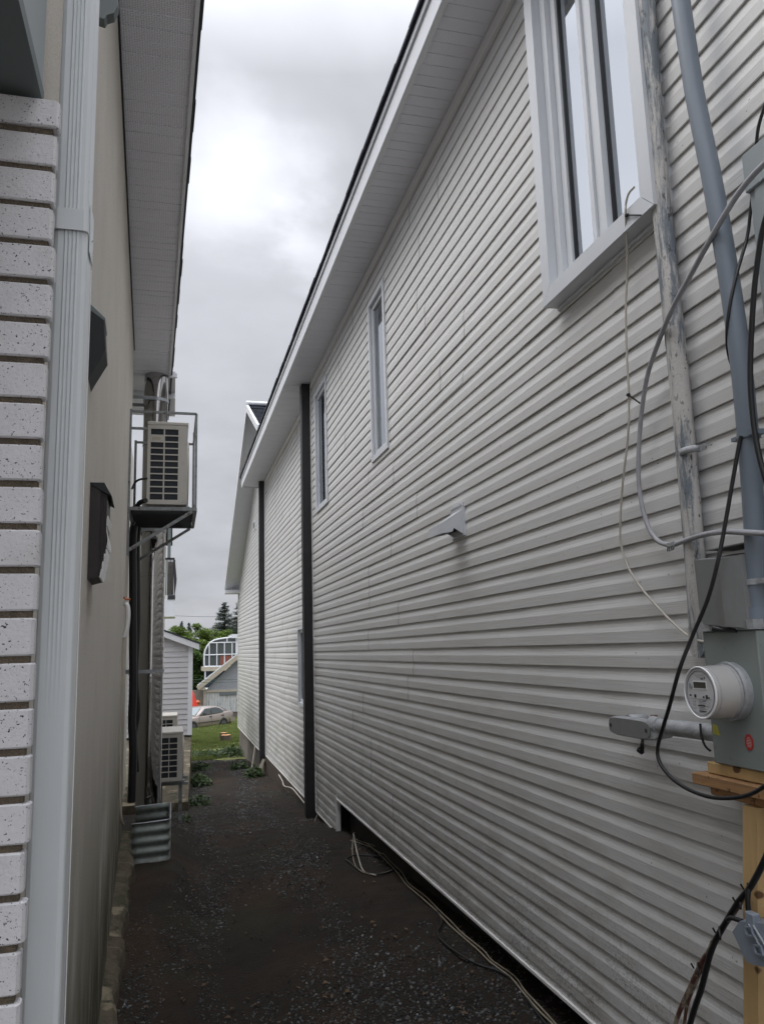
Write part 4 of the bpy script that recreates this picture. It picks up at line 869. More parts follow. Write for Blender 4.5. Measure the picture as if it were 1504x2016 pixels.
# the meter
mt = thing('electric_meter', (1.6, 2.2, -.17), 'round electric meter with small display on the grey green box', 'electric meter')
mc = Vector((XB, 2.213, -.160)); RR = .083
b = MB(); b.disc(mc, (-1, 0, 0), RR*1.07, RR*1.07, .020, 48); b.disc(mc+Vector((-.0205, 0, 0)), (-1, 0, 0), RR*1.10, RR*1.08, .010, 48); obj('ring', b, 'castal', mt)
b = MB(); b.disc(mc+Vector((-.031, 0, 0)), (-1, 0, 0), RR*1.0, RR*.965, .086, 56); b.disc(mc+Vector((-.117, 0, 0)), (-1, 0, 0), RR*.965, RR*.90, .006, 56, cap=False); obj('body', b, 'meterbody', mt)
fx_ = mc.x-.1195
b = MB(); b.disc((fx_, mc.y, mc.z), (-1, 0, 0), RR*.90, RR*.88, .0012, 56); mf = obj('face', b, 'meterface', mt)
b = MB(); pts = [(fx_-.003, mc.y+RR*.93*math.cos(a), mc.z+RR*.93*math.sin(a)) for a in [6.2832*i/48 for i in range(49)]]; b.tube(pts, .003, 6, caps=False); obj('rim', b, 'edge', mt)
xf = fx_-.0014
def fb_(mb_, u0, u1, v0, v1, dx=.0): mb_.box((xf-dx-.0006, mc.y-u1, mc.z+v0), (xf-dx, mc.y-u0, mc.z+v1))
b = MB(); fb_(b, -.034, .034, .010, .036); obj('display_frame', b, 'edge', mf)
b = MB(); fb_(b, -.030, .030, .014, .032, .0008); obj('display', b, 'lcd', mf)
b = MB(); b.disc((xf, mc.y+.046, mc.z+.020), (-1, 0, 0), .009, .008, .002, 20); obj('optical_port', b, 'slate_lt', mf)
b = MB(); fb_(b, -.055, -.046, -.012, -.007); fb_(b, -.032, -.022, -.016, -.006); fb_(b, .010, .018, -.016, -.010); fb_(b, .024, .034, -.018, -.006); fb_(b, .036, .043, -.016, -.012); fb_(b, .006, .020, .0405, .0435); fb_(b, .024, .028, .042, .048); fb_(b, -.018, .018, -.041, -.0375); fb_(b, -.014, .022, -.057, -.0545); fb_(b, -.032, -.029, .056, .059); fb_(b, .026, .029, .056, .059); obj('marks', b, 'ink', mf)
b = MB()
for k in range(9):
    w = (.034, .026, .030, .022, .036, .024, .030, .02, .026)[k]; v = -.022-.0047*k; fb_(b, -.012, -.012+w*1.25, v, v+.0013)
fb_(b, -.014, .030, .0465, .0475); fb_(b, -.022, .024, .053, .054); fb_(b, -.058, .05, -.0195, -.0188)
for v in (-.030, -.040, -.050): fb_(b, -.040, -.028, v, v+.001); fb_(b, -.040, -.039, v, v+.006); fb_(b, -.029, -.028, v, v+.006)
for k in range(7): fb_(b, .030+(k % 3)*.004, .034+(k % 3)*.004, -.026-.003*k, -.0248-.003*k)
pl_ = obj('print_lines', b, 'inkgrey', mf)
b = MB(); pts = [(fx_-.0022, mc.y+RR*.80*math.cos(a), mc.z+RR*.80*math.sin(a)) for a in [6.2832*i/48 for i in range(49)]]; b.tube(pts, .0012, 5, caps=False); obj('inner_rim', b, 'inkgrey', mt)
b = MB(); b.disc(mc+Vector((-.036, 0, 0)), (-1, 0, 0), RR*1.012, RR*1.010, .004, 56); b.disc(mc+Vector((-.105, 0, 0)), (-1, 0, 0), RR*.982, RR*.978, .003, 56); obj('cover_rib', b, 'castal', mt)
text('kWh', .008, (xf-.0008, mc.y-.016, mc.z-.0245), 0, 'inkgrey', mf)
# elbow fitting and short conduit
lb = thing('conduit_elbow', (1.66, 2.75, -.35), 'cast aluminium conduit elbow with two dark screws, left of the meter', 'conduit fitting')
px_ = 1.738; pz_ = -.304
b = MB(); b.tube([(px_, 2.70, pz_-.004), (px_, 2.347, pz_)], .0285, 24); b.disc((px_, 2.372, pz_), (0, -1, 0), .032, .032, .024, 24); b.disc((px_, 2.735, pz_-.004), (0, -1, 0), .034, .032, .045, 24); obj('pipe', b, 'castal', lb)
b = MB(); by0, by1 = 2.70, 3.005; zc_ = -.325; rng = []
for (yy, hh, x0) in ((by0-.02, .022, 1.720), (by0, .034, 1.710), (by0+.05, .037, 1.707), (by1-.05, .037, 1.707), (by1-.015, .032, 1.711), (by1, .020, 1.720)):
    rng.append([(x0, yy, zc_-hh*.85), (x0, yy, zc_+hh*.85), (x0+.008, yy, zc_+hh), (1.785, yy, zc_+hh*.8), (1.785, yy, zc_-hh*.8), (x0+.008, yy, zc_-hh)])
b.loft(rng); b.tube([(1.76, by1-.06, zc_+.01), (1.85, by1-.06, zc_+.01)], .03, 18); fixn(obj('body', b, 'castal', lb))
b = MB(); pl = []
for i in range(32):
    a = 6.2832*i/32; ca, sa = math.cos(a), math.sin(a); e = lambda v: math.copysign(abs(v)**.42, v); pl.append((1.7065, (by0+by1)/2+.142*e(ca), zc_+.0320*e(sa)))
b.prism(pl, (-.005, 0, 0)); cv = fixn(obj('cover', b, 'boxgrey', lb))
for yy in (by0+.030, by1-.024): b = MB(); b.disc((1.7012, yy, zc_), (-1, 0, 0), .0085, .0075, .001, 14); obj('screw', b, 'ink', cv)
b = MB(); b.tube([(1.745, 2.76, zc_+.03), (1.745, 2.755, zc_+.050), (1.745, 2.72, zc_+.052), (1.745, 2.71, zc_+.033)], .004, 6); obj('wire_loop', b, 'cable_brown', lb)
b = MB(); b.tube(smooth_path([(1.73, 2.80, zc_-.03), (1.725, 2.80, zc_-.055), (1.73, 2.815, zc_-.085), (1.725, 2.83, zc_-.08)]), [.006]*8+[.008]*8+[.011]*9, 6); obj('hanging_tag', b, 'rubber', lb)
b = MB(); b.tube(smooth_path([(1.708, 2.41, -.275), (1.704, 2.405, -.31), (1.708, 2.395, -.345), (1.72, 2.385, -.362)]), .004, 6); obj('strap', b, 'tie', lb)
# sheet metal box above
bx = thing('splice_box', (1.7, 2.25, .06), 'dull grey sheet metal box with a folded front above the meter box', 'metal box')
T = [at(1366, 1103, x=1.69), at(1412, 1100, x=1.665), at(1456, 1092, x=1.69)]; Bt = [at(1380, 1228, x=1.69), at(1428, 1234, x=1.665), at(1473, 1236, x=1.69)]
b = MB(); top = [Vector(T[0]), Vector(T[1]), Vector(T[2]), Vector((1.83, T[2].y, T[2].z+.02)), Vector((1.83, T[0].y, T[0].z+.02))]; bot = [Vector(Bt[0]), Vector(Bt[1]), Vector(Bt[2]), Vector((1.83, Bt[2].y, Bt[2].z)), Vector((1.83, Bt[0].y, Bt[0].z))]
b.loft([bot, top]); fixn(obj('shell', b, 'boxgrey', bx))
b = MB(); b.box((1.72, T[2].y-.006, T[0].z+.028), (1.83, T[0].y-.02, T[0].z+.032)); obj('lid_lip', b, 'boxgrey', bx)
b = MB(); c = at(1404, 1237, x=1.66); b.tube([c, c+Vector((.012, -.02, -.006)), c+Vector((.03, -.07, -.01))], [.011, .007, .006], 14); obj('plug', b, 'rubber', bx)
# raceway on the right
rc = thing('cable_raceway', (1.8, 1.95, 1.0), 'grey metal cable raceway with a screwed cap at the right edge', 'raceway')
xr = 1.79
A0, A1, A2, A3 = at(1476, 378, x=xr), at(1530, 345, x=xr), at(1545, 1000, x=xr), at(1509, 1000, x=xr)
b = MB(); b.box((xr, A1.y-.05, .30), (1.84, A0.y, A0.z)); b.box((xr-.006, A1.y-.05, .30), (xr-.0005, A0.y-.028, A0.z)); obj('channel', b, 'slate_lt', rc)
b = MB(); c = at(1463, 340, x=xr-.012); c2 = at(1463, 385, x=xr-.012); b.cbox((xr-.014, A1.y-.05, c2.z), (1.842, c.y, c.z+.06), .004); obj('cap', b, 'slate_lt', rc)
b = MB(); cc = at(1498, 353, x=xr-.0145); b.disc(cc, (-1, 0, 0), .006, .005, .003, 14); obj('screw', b, 'castal', rc)
# cables on the wall
wb = 1.825
def Q(*l, x=1.80): return [at(u, v, x=(w if w else x)) for u, v, w in l]
tubes('white_cable', Q((1249, 367, 1.752), (1238, 380, 1.745), (1232, 402, 1.745), (1232, 425, 1.748), (1235, 520, 1.80), (1232, 600, 0), (1234, 700, 0), (1238, 780, 0), (1236, 860, 0), (1226, 950, 0), (1221, 1030, 0), (1223, 1075, 0), (1238, 1120, 0), (1268, 1165, 0), (1310, 1212, 0), (1352, 1250, 1.79), (1382, 1263, 1.77), (1392, 1262, 1.76), x=1.805), .0048, 'cable_white', 'thin yellowed white cable hanging from the window corner down to the meter box', 'cable')
for (u, v, u2, v2, lab) in ((1234, 423, 1262, 423, 'black zip tie on the thin cable under the window corner'), (1237, 777, 1262, 795, 'black zip tie halfway down the thin cable')):
    b = MB(); p, q = at(u, v, x=1.746 if v < 500 else 1.80), at(u2, v2, x=1.75 if v < 500 else 1.795); b.bar(p, q, .004, .006); b.cbox(p-Vector((.007, .007, .006)), p+Vector((.007, .007, .006)), .002); tag(obj('zip_tie', b, 'tie'), lab, 'zip tie', 'zip ties on the thin cable')
tubes('grey_cable', Q((1540, 300, 1.70), (1504, 322, 1.70), (1455, 378, 1.70), (1410, 450, 1.70), (1360, 540, 1.72), (1320, 615, 1.745), (1290, 690, 1.775), (1272, 750, 1.79), (1261, 830, 1.80), (1257, 900, 1.80), (1258, 955, 1.80), (1266, 1005, 1.80), (1280, 1045, 1.80), (1300, 1068, 1.80), (1325, 1072, 1.79), (1350, 1064, 1.765), (1385, 1053, 1.745), (1425, 1047, 1.71), (1460, 1048, 1.70), (1540, 1052, 1.70)), .0095, 'cable_grey', 'thick light grey cable sweeping in a big loop across the siding', 'cable', k=7)
c = at(1325, 1073, x=1.785); b = MB(); b.cbox(c-Vector((.014, .022, .008)), c+Vector((.008, .022, .012)), .003); b.tube([c+Vector((-.01, .018, 0)), c+Vector((-.012, .02, -.02)), c+Vector((-.012, .008, -.022)), c+Vector((-.01, .006, 0))], .003, 6); b.tube([c+Vector((-.01, -.006, 0)), c+Vector((-.012, -.006, -.02)), c+Vector((-.012, -.018, -.018)), c+Vector((-.01, -.018, 0))], .003, 6)
tag(obj('cable_clamp', b, 'castal'), 'little metal clamp gripping the grey cable left of the weathered pipe', 'clamp')
tubes('black_cable', Q((1512, 180, 1.78), (1504, 212, 1.78), (1492, 255, 1.78), (1487, 320, 1.79), (1482, 370, 1.80), (1477, 420, 1.80), (1470, 470, 1.79), (1450, 540, 1.74), (1436, 605, 1.71), (1431, 660, 1.71), (1436, 705, 1.74), (1450, 740, 1.80)), .0055, 'rubber', 'thin black cable curving down over the blue conduit', 'cable', group='black cables by the meter')
tubes('black_cable', Q((1530, 380, 1.70), (1504, 440, 1.70), (1488, 540, 1.70), (1480, 640, 1.70), (1477, 740, 1.70), (1482, 820, 1.70), (1493, 890, 1.70), (1512, 960, 1.70)), .0085, 'rubber', 'thickest black cable along the right edge beside the conduit', 'cable', group='black cables by the meter')
tubes('black_cable', Q((1459, 858, 1.705), (1454, 880, 1.70), (1440, 960, 1.68), (1425, 1045, 1.66), (1412, 1110, 1.635), (1393, 1180, 1.62), (1362, 1255, 1.60), (1337, 1320, 1.57), (1318, 1390, 1.57), (1306, 1430, 1.59), (1295, 1470, 1.60), (1298, 1500, 1.60), (1320, 1530, 1.60), (1352, 1553, 1.60), (1390, 1568, 1.61), (1425, 1572, 1.61), (1460, 1569, 1.62), (1490, 1558, 1.62), (1530, 1530, 1.62)), .0065, 'rubber', 'black cable looping down in front of the meter and under the box', 'cable', group='black cables by the meter', k=7)
# lumber
def tagged_board(a, b_, m, lab, name='wooden_board'):
    mb = MB(); mb.cbox(a, b_, .003); return tag(obj(name, mb, m), lab, 'board', 'lumber under the meter box')
tagged_board((1.715, 1.75, -.432), (1.83, 2.405, -.396), 'lumber', 'uppermost stained board directly under the meter box')
tagged_board((1.685, 1.75, -.470), (1.83, 2.45, -.434), 'lumber2', 'middle and longest board under the meter box, sticking out farthest')
tagged_board((1.715, 1.75, -.500), (1.83, 2.40, -.472), 'lumber2', 'lowest and darkest board under the meter box')
mb = MB(); mb.hexa([(1.70, 2.410, -2.2), (1.725, 2.410, -2.2), (1.725, 2.474, -2.2), (1.70, 2.474, -2.2), (1.70, 2.162, -.502), (1.725, 2.162, -.502), (1.725, 2.226, -.502), (1.70, 2.226, -.502)]); tag(obj('wooden_post', mb, 'lumber'), 'upright pale wooden stud propping the boards under the meter box', 'post')
# bottom right bundle
tubes('black_cable', Q((1520, 1660, 1.66), (1504, 1697, 1.66), (1490, 1725, 1.66), (1474, 1752, 1.66), (1455, 1775, 1.67), (1430, 1815, 1.68), (1410, 1850, 1.68), (1398, 1880, 1.68), (1390, 1912, 1.68), (1380, 1950, 1.68), (1368, 1985, 1.68), (1355, 2030, 1.68), (1345, 2080, 1.68)), .0095, 'rubber', 'thick black cable of the bundle at the lower right corner', 'cable', group='cable bundle lower right')
tubes('brown_cable', Q((1474, 1752, 1.675), (1462, 1770, 1.68), (1446, 1795, 1.68), (1425, 1825, 1.685), (1404, 1860, 1.685), (1385, 1890, 1.69), (1370, 1920, 1.69), (1352, 1960, 1.69), (1335, 2000, 1.69), (1318, 2060, 1.69)), .0080, 'cable_brown', 'brown and white taped cable tied to the thick black one', 'cable', group='cable bundle lower right')
tubes('brown_cable', Q((1402, 1855, 1.70), (1392, 1880, 1.70), (1380, 1912, 1.70), (1366, 1945, 1.70), (1352, 1985, 1.70), (1342, 2060, 1.70)), .0055, 'cable_brown', 'thinner brown cable splitting off beside the taped one', 'cable', group='cable bundle lower right')
tubes('black_cable', Q((1432, 1812, 1.665), (1440, 1808, 1.66), (1450, 1811, 1.655), (1462, 1815, 1.65)), .0075, 'rubber', 'short black lead entering the left of the grey plastic box', 'cable', group='cable bundle lower right')
tubes('black_cable', Q((1474, 1750, 1.655), (1472, 1770, 1.65), (1473, 1790, 1.65), (1478, 1812, 1.65)), .0075, 'rubber', 'short black lead dropping into the top of the grey plastic box', 'cable', group='cable bundle lower right')
for (u, v, lab) in ((1473, 1752, 'topmost cable tie knot on the bundle'), (1457, 1778, 'second cable tie knot, on the white taped part'), (1417, 1838, 'third cable tie knot with a loop'), (1374, 1908, 'lowest cable tie knot on the brown cables')):
    c = at(u, v, x=1.672); b = MB(); b.tube([c+Vector((.014*math.cos(a)*.9, .017*math.cos(a), .012*math.sin(a)+.007*math.cos(a))) for a in [6.2832*i/12 for i in range(13)]], .0035, 6, caps=False); b.bar(c+Vector((-.012, .004, 0)), c+Vector((-.016, .012, .014)), .004, .004); tag(obj('zip_tie', b, 'tie'), lab, 'zip tie', 'zip ties on the bundle')
gb = thing('outdoor_socket_cover', (1.65, 2.12, -1.2), 'ribbed grey plastic outdoor socket cover hanging tilted by the wooden stud', 'socket cover')
def gpt(u, v, x): return at(u, v, x=x)
o4 = [gpt(1451, 1832, 1.655), gpt(1466, 1810, 1.655), gpt(1530, 1815, 1.655), gpt(1540, 1910, 1.655), gpt(1500, 1903, 1.655), gpt(1482, 1896, 1.655)]
b = MB(); b.loft([[p+Vector((.05, 0, 0)) for p in o4], [p+Vector((.0, 0, 0)) for p in o4], [p*.93+sum(o4, Vector())/6*.07+Vector((-.022, 0, 0)) for p in o4]]); fixn(obj('lid', b, 'plastic_grey', gb))
for (u, v) in ((1466, 1826), (1484, 1862)):
    b = MB(); c = gpt(u, v, 1.625); q = [c, c+Vector((0, -.03, .008)), c+Vector((0, -.036, -.014)), c+Vector((0, -.008, -.020))]
    for a_, b__ in zip(q, q[1:]+q[:1]): b.bar(a_, b__, .005, .008, up=(1, 0, 0))
    obj('latch', b, 'plastic_grey', gb)
b = MB(); b.bar(gpt(1482, 1822, 1.628), gpt(1512, 1872, 1.628), .004, .006, up=(1, 0, 0)); b.bar(gpt(1474, 1820, 1.628), gpt(1506, 1885, 1.628), .004, .006, up=(1, 0, 0)); obj('rib', b, 'slate_lt', gb)
b = MB(); c = gpt(1480, 1808, 1.64); b.cbox(c-Vector((.012, .022, .022)), c+Vector((.012, .016, .016)), .003); obj('hinge', b, 'plastic_grey', gb)
# dryer vent on siding
dv = thing('dryer_vent', (1.75, 5.0, .8), 'folded white metal vent hood sticking out of the siding', 'wall vent')
yn_, yf_ = 4.90, 5.12; zt_, zb_ = .925, .735
b = MB(); b.box((D-.022, yn_-.015, zb_-.015), (D-.004, yf_+.015, zt_+.015)); b.box((D-.03, yn_+.01, zt_-.002), (D-.021, yf_-.005, zt_+.013)); obj('flange', b, 'frame', dv)
xo_ = D-.195
b = MB()
side = [at(u, v, y=yn_) for u, v in ((915, 999), (878, 1024), (862, 1033), (862, 1052), (891, 1046), (893, 1039), (914, 1052))]
dy_ = Vector((0, yf_-yn_-.03, 0))
for o_ in (Vector((0, 0, 0)), dy_): b.prism([p+o_ for p in side], (0, .002, 0))
for k_ in (0, 1, 2, 4): p, q = side[k_], side[k_+1]; e_ = Vector((0, .0025, 0)); t_ = Vector((.0012, 0, -.0015)); b.hexa([p+e_, q+e_, q+dy_-e_*.2, p+dy_-e_*.2, p+e_+t_, q+e_+t_, q+dy_-e_*.2+t_, p+dy_-e_*.2+t_])
fixn(obj('hood', b, 'frame', dv))
b = MB(); b.box((D-.06, yn_+.01, zb_+.015), (D-.056, yf_-.04, zt_-.075)); obj('flap', b, 'darkmetal', dv)
# ground cables
def G(u, v, h=.012):
    z = -1.9
    for _ in range(12): p = at(u, v, z=z); z = 0.5*z+0.5*(ground(p.x, p.y)+h)
    return Vector((p.x, p.y, ground(p.x, p.y)+h))
gc = [((690, 1655), (712, 1662), (735, 1672), (765, 1700), (785, 1722), (800, 1742), (830, 1768), (860, 1795), (885, 1822), (905, 1840), (945, 1875), (965, 1895), (1005, 1925), (1030, 1955), (1060, 1990), (1090, 2020), (1130, 2070))]
tubes('ground_cable', [G(*p, h=.014) for p in gc[0]], .0050, 'cable_cream', 'long cream cable lying on the dirt beside the house, the lighter of the pair', 'cable', group='cream cables on the ground')
tubes('ground_cable', [G(u+(4 if i % 2 else 7), v-3, h=.02) for i, (u, v) in enumerate(gc[0])], .0042, 'cable_cream', 'second cream cable twisting along the lighter one', 'cable', group='cream cables on the ground')
tubes('ground_cable', [G(697, 1640, .10), G(695, 1650), G(694, 1680), G(700, 1705), G(715, 1718), G(740, 1722), G(770, 1715), G(785, 1702), G(775, 1690), G(745, 1678), G(720, 1660)], .0055, 'cable_cream', 'cream cable coiled in a loop by the opening under the siding', 'cable', group='cream cables on the ground')
tubes('ground_cable', [G(680, 1692), G(690, 1700), G(708, 1714), G(735, 1722), G(765, 1718), G(784, 1705), G(776, 1694), G(740, 1686), G(700, 1685), G(680, 1692)], .007, 'rubber', 'black cable coiled with the cream ones on the dirt', 'cable')
tubes('ground_cable', [G(696, 1642, .16), G(700, 1665, .06), G(706, 1690), G(716, 1716), G(740, 1724)], .0065, 'cable_white', 'pale cable rising from the coil into the opening', 'cable', group='cream cables on the ground')
tubes('ground_cable', [G(858, 1790), G(870, 1815), G(862, 1838), G(880, 1862), G(930, 1895), G(985, 1915), G(1020, 1940), G(1050, 1985), G(1085, 2030)], .006, 'rubber', 'black cable wandering off beside the cream pair on the dirt', 'cable')
tubes('ground_cable', [at(624, 1605, x=1.80), at(620, 1618, x=1.76), at(618, 1630, x=1.74), at(621, 1642, x=1.74)], .005, 'cable_cream', 'short cream wire ends dangling at the foot of the nearer black post', 'cable', group='cream cables on the ground')
tubes('ground_cable', [at(549, 1526, x=1.86), at(556, 1538, x=1.83), at(560, 1548, x=1.83), at(575, 1553, x=1.86), at(590, 1570, x=1.86), at(602, 1585, x=1.86)], .010, 'cable_white', 'pale cable drooping under the middle bay of siding', 'cable', group='cream cables on the ground')

# ------------------------------------------------------------------ weeds
def weed(x, y, r, h, n, seed, lab, size=.05):
    rnd = random.Random(seed); mb = MB(); z0 = ground(x, y)
    for i in range(n):
        a = rnd.uniform(0, 6.28); q = r*rnd.random()**.6; px, py = x+q*math.cos(a), y+q*math.sin(a)*1.6; z = z0+h*rnd.random()*(1-q/r*.6); s_ = size*rnd.uniform(.5, 1.1)
        d = Vector((rnd.uniform(-1, 1), rnd.uniform(-1, 1), rnd.uniform(-.3, .6))).normalized(); u = d.cross(Vector((rnd.uniform(-.4, .4), rnd.uniform(-.4, .4), 1))).normalized(); c = Vector((px, py, z))
        mb.add([c-d*s_, c-u*s_*.45+d*s_*.1, c+d*s_, c+u*s_*.45+d*s_*.1], [(0, 1, 2), (0, 2, 3)])
        if i % 6 == 0: mb.bar((px, py, z0-.02), c, .004, .004)
    tag(obj('weed', mb, 'weed'), lab, 'plant', 'weeds along the walls')
weed(.42, 13.2, .20, .16, 260, 1, 'low weeds beside the shed foundation near the low units', .045)
weed(.50, 16.5, .28, .26, 420, 2, 'taller weeds halfway along the shed foundation', .06)
weed(.62, 20.0, .32, .22, 380, 3, 'weeds at the far corner of the shed foundation', .06)
weed(1.62, 17.0, .20, .26, 160, 4, 'leafy weed with broad leaves at the farther black post', .07)
weed(1.55, 19.6, .22, .25, 160, 5, 'leafy weed below the leaning board', .07)
weed(.15, 11.6, .16, .05, 160, 6, 'patch of low moss green weeds in front of the nearer low unit', .03)
weed(-.06, 9.1, .07, .08, 60, 7, 'small weed beside the window well', .03)
weed(1.75, 24.2, .6, .3, 420, 8, 'leafy undergrowth by the far corner of the white house', .09)
weed(1.0, 25.0, .7, .16, 420, 9, 'low leafy patch where path meets lawn', .08)

# ------------------------------------------------------------------ shed
sh = thing('shed', (0, 19, -2.5), 'small shed with grey white clapboards behind the low air conditioners', 'shed')
SY = 19.0; sxr = at(382, 1400, y=SY).x-.04; szb = at(380, 1447, y=SY).z; szt = at(378, 1272, y=SY).z; szl = at(325, 1252, y=SY).z
b = MB(); sxl = -1.6
slope = (szl-szt)/(sxr-at(325, 1252, y=SY).x)
SP = .115; z = szb; 
PR2 = [(0.0, 0.0), (0.016, 0.0), (0.017, .006), (0.003, SP)]
while z < szt+1.2:
    pr = [(o, z+h) for o, h in PR2]
    xe = sxr-.10 if z+SP < szt-.02 else sxr-.10-(z+SP-szt+.02)/slope
    if xe < sxl: break
    b.loft([[(sxl, SY-o, zz) for o, zz in pr], [(xe, SY-o, zz) for o, zz in pr]], caps=False, closed=False); z += SP
obj('clapboards', b, 'shedroof', sh)
b = MB(); b.box((sxr-.10, SY-.024, szb), (sxr, SY+.05, szt-.02)); obj('corner_board', b, 'white', sh)
b = MB(); b.box((sxl, SY+.06, szb), (sxr-.01, SY+3.5, szt-.05)); b.prism([(sxl, SY+.001, szb), (sxr-.02, SY+.001, szb), (sxr-.02, SY+.001, szt-.03), (sxl, SY+.001, szt+slope*(sxr-sxl)-.03)], (0, .05, 0)); obj('wall', b, 'shedroof', sh)
b = MB(); xe = sxr+.14; ze_ = szt-.14*slope
b.prism([(xe, SY-.14, ze_-.04), (xe, SY-.14, ze_+.09), (sxl, SY-.14, ze_+.09+slope*(xe-sxl)), (sxl, SY-.14, ze_-.04+slope*(xe-sxl))], (0, .03, 0)); obj('rake_board', b, 'white', sh)
b = MB(); b.prism([(xe+.03, SY-.16, ze_+.092), (xe+.03, SY-.16, ze_+.115), (sxl, SY-.16, ze_+.115+slope*(xe+.03-sxl)), (sxl, SY-.16, ze_+.092+slope*(xe+.03-sxl))], (0, 3.8, 0)); obj('roof', b, 'shingle', sh)
b = MB(); fxr = at(381, 1440, y=SY-.5).x
b.hexa([(-1.6, 12.6, -3), (.27, 12.6, -3), (fxr, SY+.5, -3.2), (-1.6, SY+.5, -3.2), (-1.6, 12.6, -2.12), (.25, 12.6, -2.12), (fxr-.02, SY+.5, szb-.02), (-1.6, SY+.5, szb-.02)]); obj('foundation', b, 'concrete', sh)

# ------------------------------------------------------------------ balcony house beyond
BYY = 27.0
bh = thing('balcony_house', (-.5, BYY, -2.9), 'pale house with a small railed balcony beyond the chimney pipe', 'house')
def bx2(mb, u0, v0, u1, v1, y, dep):
    a_, b_ = at(u0, v0, y=y), at(u1, v1, y=y); mb.box((min(a_.x, b_.x), y, min(a_.z, b_.z)), (max(a_.x, b_.x), y+dep, max(a_.z, b_.z)))
b = MB(); c = at(328, 1210, y=BYY+.5); b.box((-6, BYY+.6, -4), (c.x-.12, BYY+8, at(300, 1020, y=BYY).z)); obj('wall', b, 'stucco2', bh)
b = MB(); bx2(b, 300, 1180, 345, 1214, BYY, 1.6); obj('balcony', b, 'white', bh)
b = MB(); bx2(b, 330, 1172, 345, 1180, BYY-.02, 1.64); bx2(b, 300, 1098, 344, 1102, BYY, .05)
for k in range(7): u = 327+k*2.8; bx2(b, u, 1102, u+.5, 1172, BYY+.01, .02)
b.prism([at(342, 1100, y=BYY), at(345, 1105, y=BYY), at(348, 1140, y=BYY), at(343, 1176, y=BYY)], (0, 1.5, 0)); obj('railing', b, 'charcoal', bh)
b = MB(); bx2(b, 331, 1106, 341, 1170, BYY+.7, .3)
for k in range(4): bx2(b, 331, 1114+k*15, 341, 1116+k*15, BYY+.68, .02)
obj('stored_shelf', b, 'fence', bh)
b = MB(); bx2(b, 331, 1020, 336, 1100, BYY, .12); obj('corner_post', b, 'slate', bh)
b = MB(); b.box((-6, BYY-.3, at(300, 1012, y=BYY).z), (at(338, 1100, y=BYY).x, BYY+8, at(300, 1000, y=BYY).z)); obj('roof', b, 'shingle', bh)

# ------------------------------------------------------------------ garage, sunroom, fence
GY = 62.0
gr = thing('garage', (3, GY, -4.2), 'old garage with grey shingled gable and peeling white boards behind the car', 'garage')
b = MB(); bx2(b, 402, 1360, 560, 1432, GY, 5); obj('board_wall', b, 'peeling', gr)
b = MB(); p = at(405, 1360, y=GY-.05); q = at(470, 1295, y=GY-.05); r_ = at(470, 1360, y=GY-.05); sl_ = (q.z-p.z)/(q.x-p.x); xx = p.x+4.6
b.prism([p, r_+Vector((4.0, 0, 0)), r_+Vector((4.0, 0, 2.2)), Vector((xx, GY-.05, p.z+sl_*4.6))], (0, .2, 0)); obj('gable', fixn and b, 'greyshingle', gr)
b = MB(); p = at(389, 1356, y=GY-.35); q = at(470, 1292, y=GY-.35); d_ = (q-p).normalized(); b.bar(p, p+d_*6, .30, .26, up=(0, 1, 0)); obj('rake_board', b, 'beigewood', gr)
b = MB(); p2 = p+Vector((0, 0, .16)); b.hexa([p2, p2+Vector((0, 1.2, 0)), p2+Vector((0, 1.2, 0))+d_*6, p2+d_*6]+[v+Vector((0, 0, .05)) for v in (p2, p2+Vector((0, 1.2, 0)), p2+Vector((0, 1.2, 0))+d_*6, p2+d_*6)]); obj('roof', b, 'greyshingle', gr)
b = MB(); bx2(b, 389, 1354, 405, 1358.5, GY-.4, .3); bx2(b, 402, 1357, 406, 1388, GY-.06, .05); bx2(b, 406, 1359.5, 467, 1361.5, GY-.08, .06); obj('corner_trim', b, 'beigewood', gr)
b = MB(); bx2(b, 432, 1362, 466, 1368, GY-.07, .06); obj('vent_strip', b, 'slate', gr)
b = MB()
for k in range(12): u = 407+k*5.2; bx2(b, u, 1361, u+.35, 1430, GY-.012, .01)
obj('board_gap', b, 'slate_lt', gr)
sr = thing('sunroom', (3, GY+6, -1), 'curved white framed glass sunroom above the garage roof', 'sunroom')
SYY = GY+5
prof = [(402, 1313), (402, 1290), (404, 1280), (408, 1272), (414, 1265), (422, 1260.5), (432, 1258), (447, 1256), (463, 1253.5)]
b = MB(); poly = [at(u, v, y=SYY) for u, v in prof]+[at(470, 1253, y=SYY), at(470, 1313, y=SYY)]; b.prism(poly, (0, 4, 0)); obj('glazing', b, 'sunglass', sr)
b = MB(); b.tube([at(u, v, y=SYY-.02) for u, v in prof], .07, 6); b.tube([at(402, 1313, y=SYY-.02), at(470, 1312, y=SYY-.02)], .08, 6)
for (u0, v0, u1, v1) in ((402, 1290, 466, 1288), (412, 1266, 466, 1264.5), (412, 1266, 412, 1312), (427, 1265.5, 427, 1312), (442, 1265, 442, 1312), (457, 1265, 457, 1312), (447, 1257, 447, 1264), (402, 1313, 402, 1290)): b.tube([at(u0, v0, y=SYY-.04), at(u1, v1, y=SYY-.04)], .05, 6)
obj('frame', b, 'white', sr)
b = MB(); bx2(b, 434, 1291, 455, 1311, SYY-.012, .01); obj('curtain', b, 'redbrown', sr)
b = MB(); bx2(b, 399, 1314, 470, 1319.5, SYY-.1, 4); obj('base_beam', b, 'beigewood', sr)
b = MB(); bx2(b, 404, 1320, 470, 1360, SYY+.5, 3); obj('lower_wall', b, 'bluewall', sr)
b = MB(); bx2(b, 403, 1320, 405, 1345, SYY-.05, .15); obj('post', b, 'white', sr)
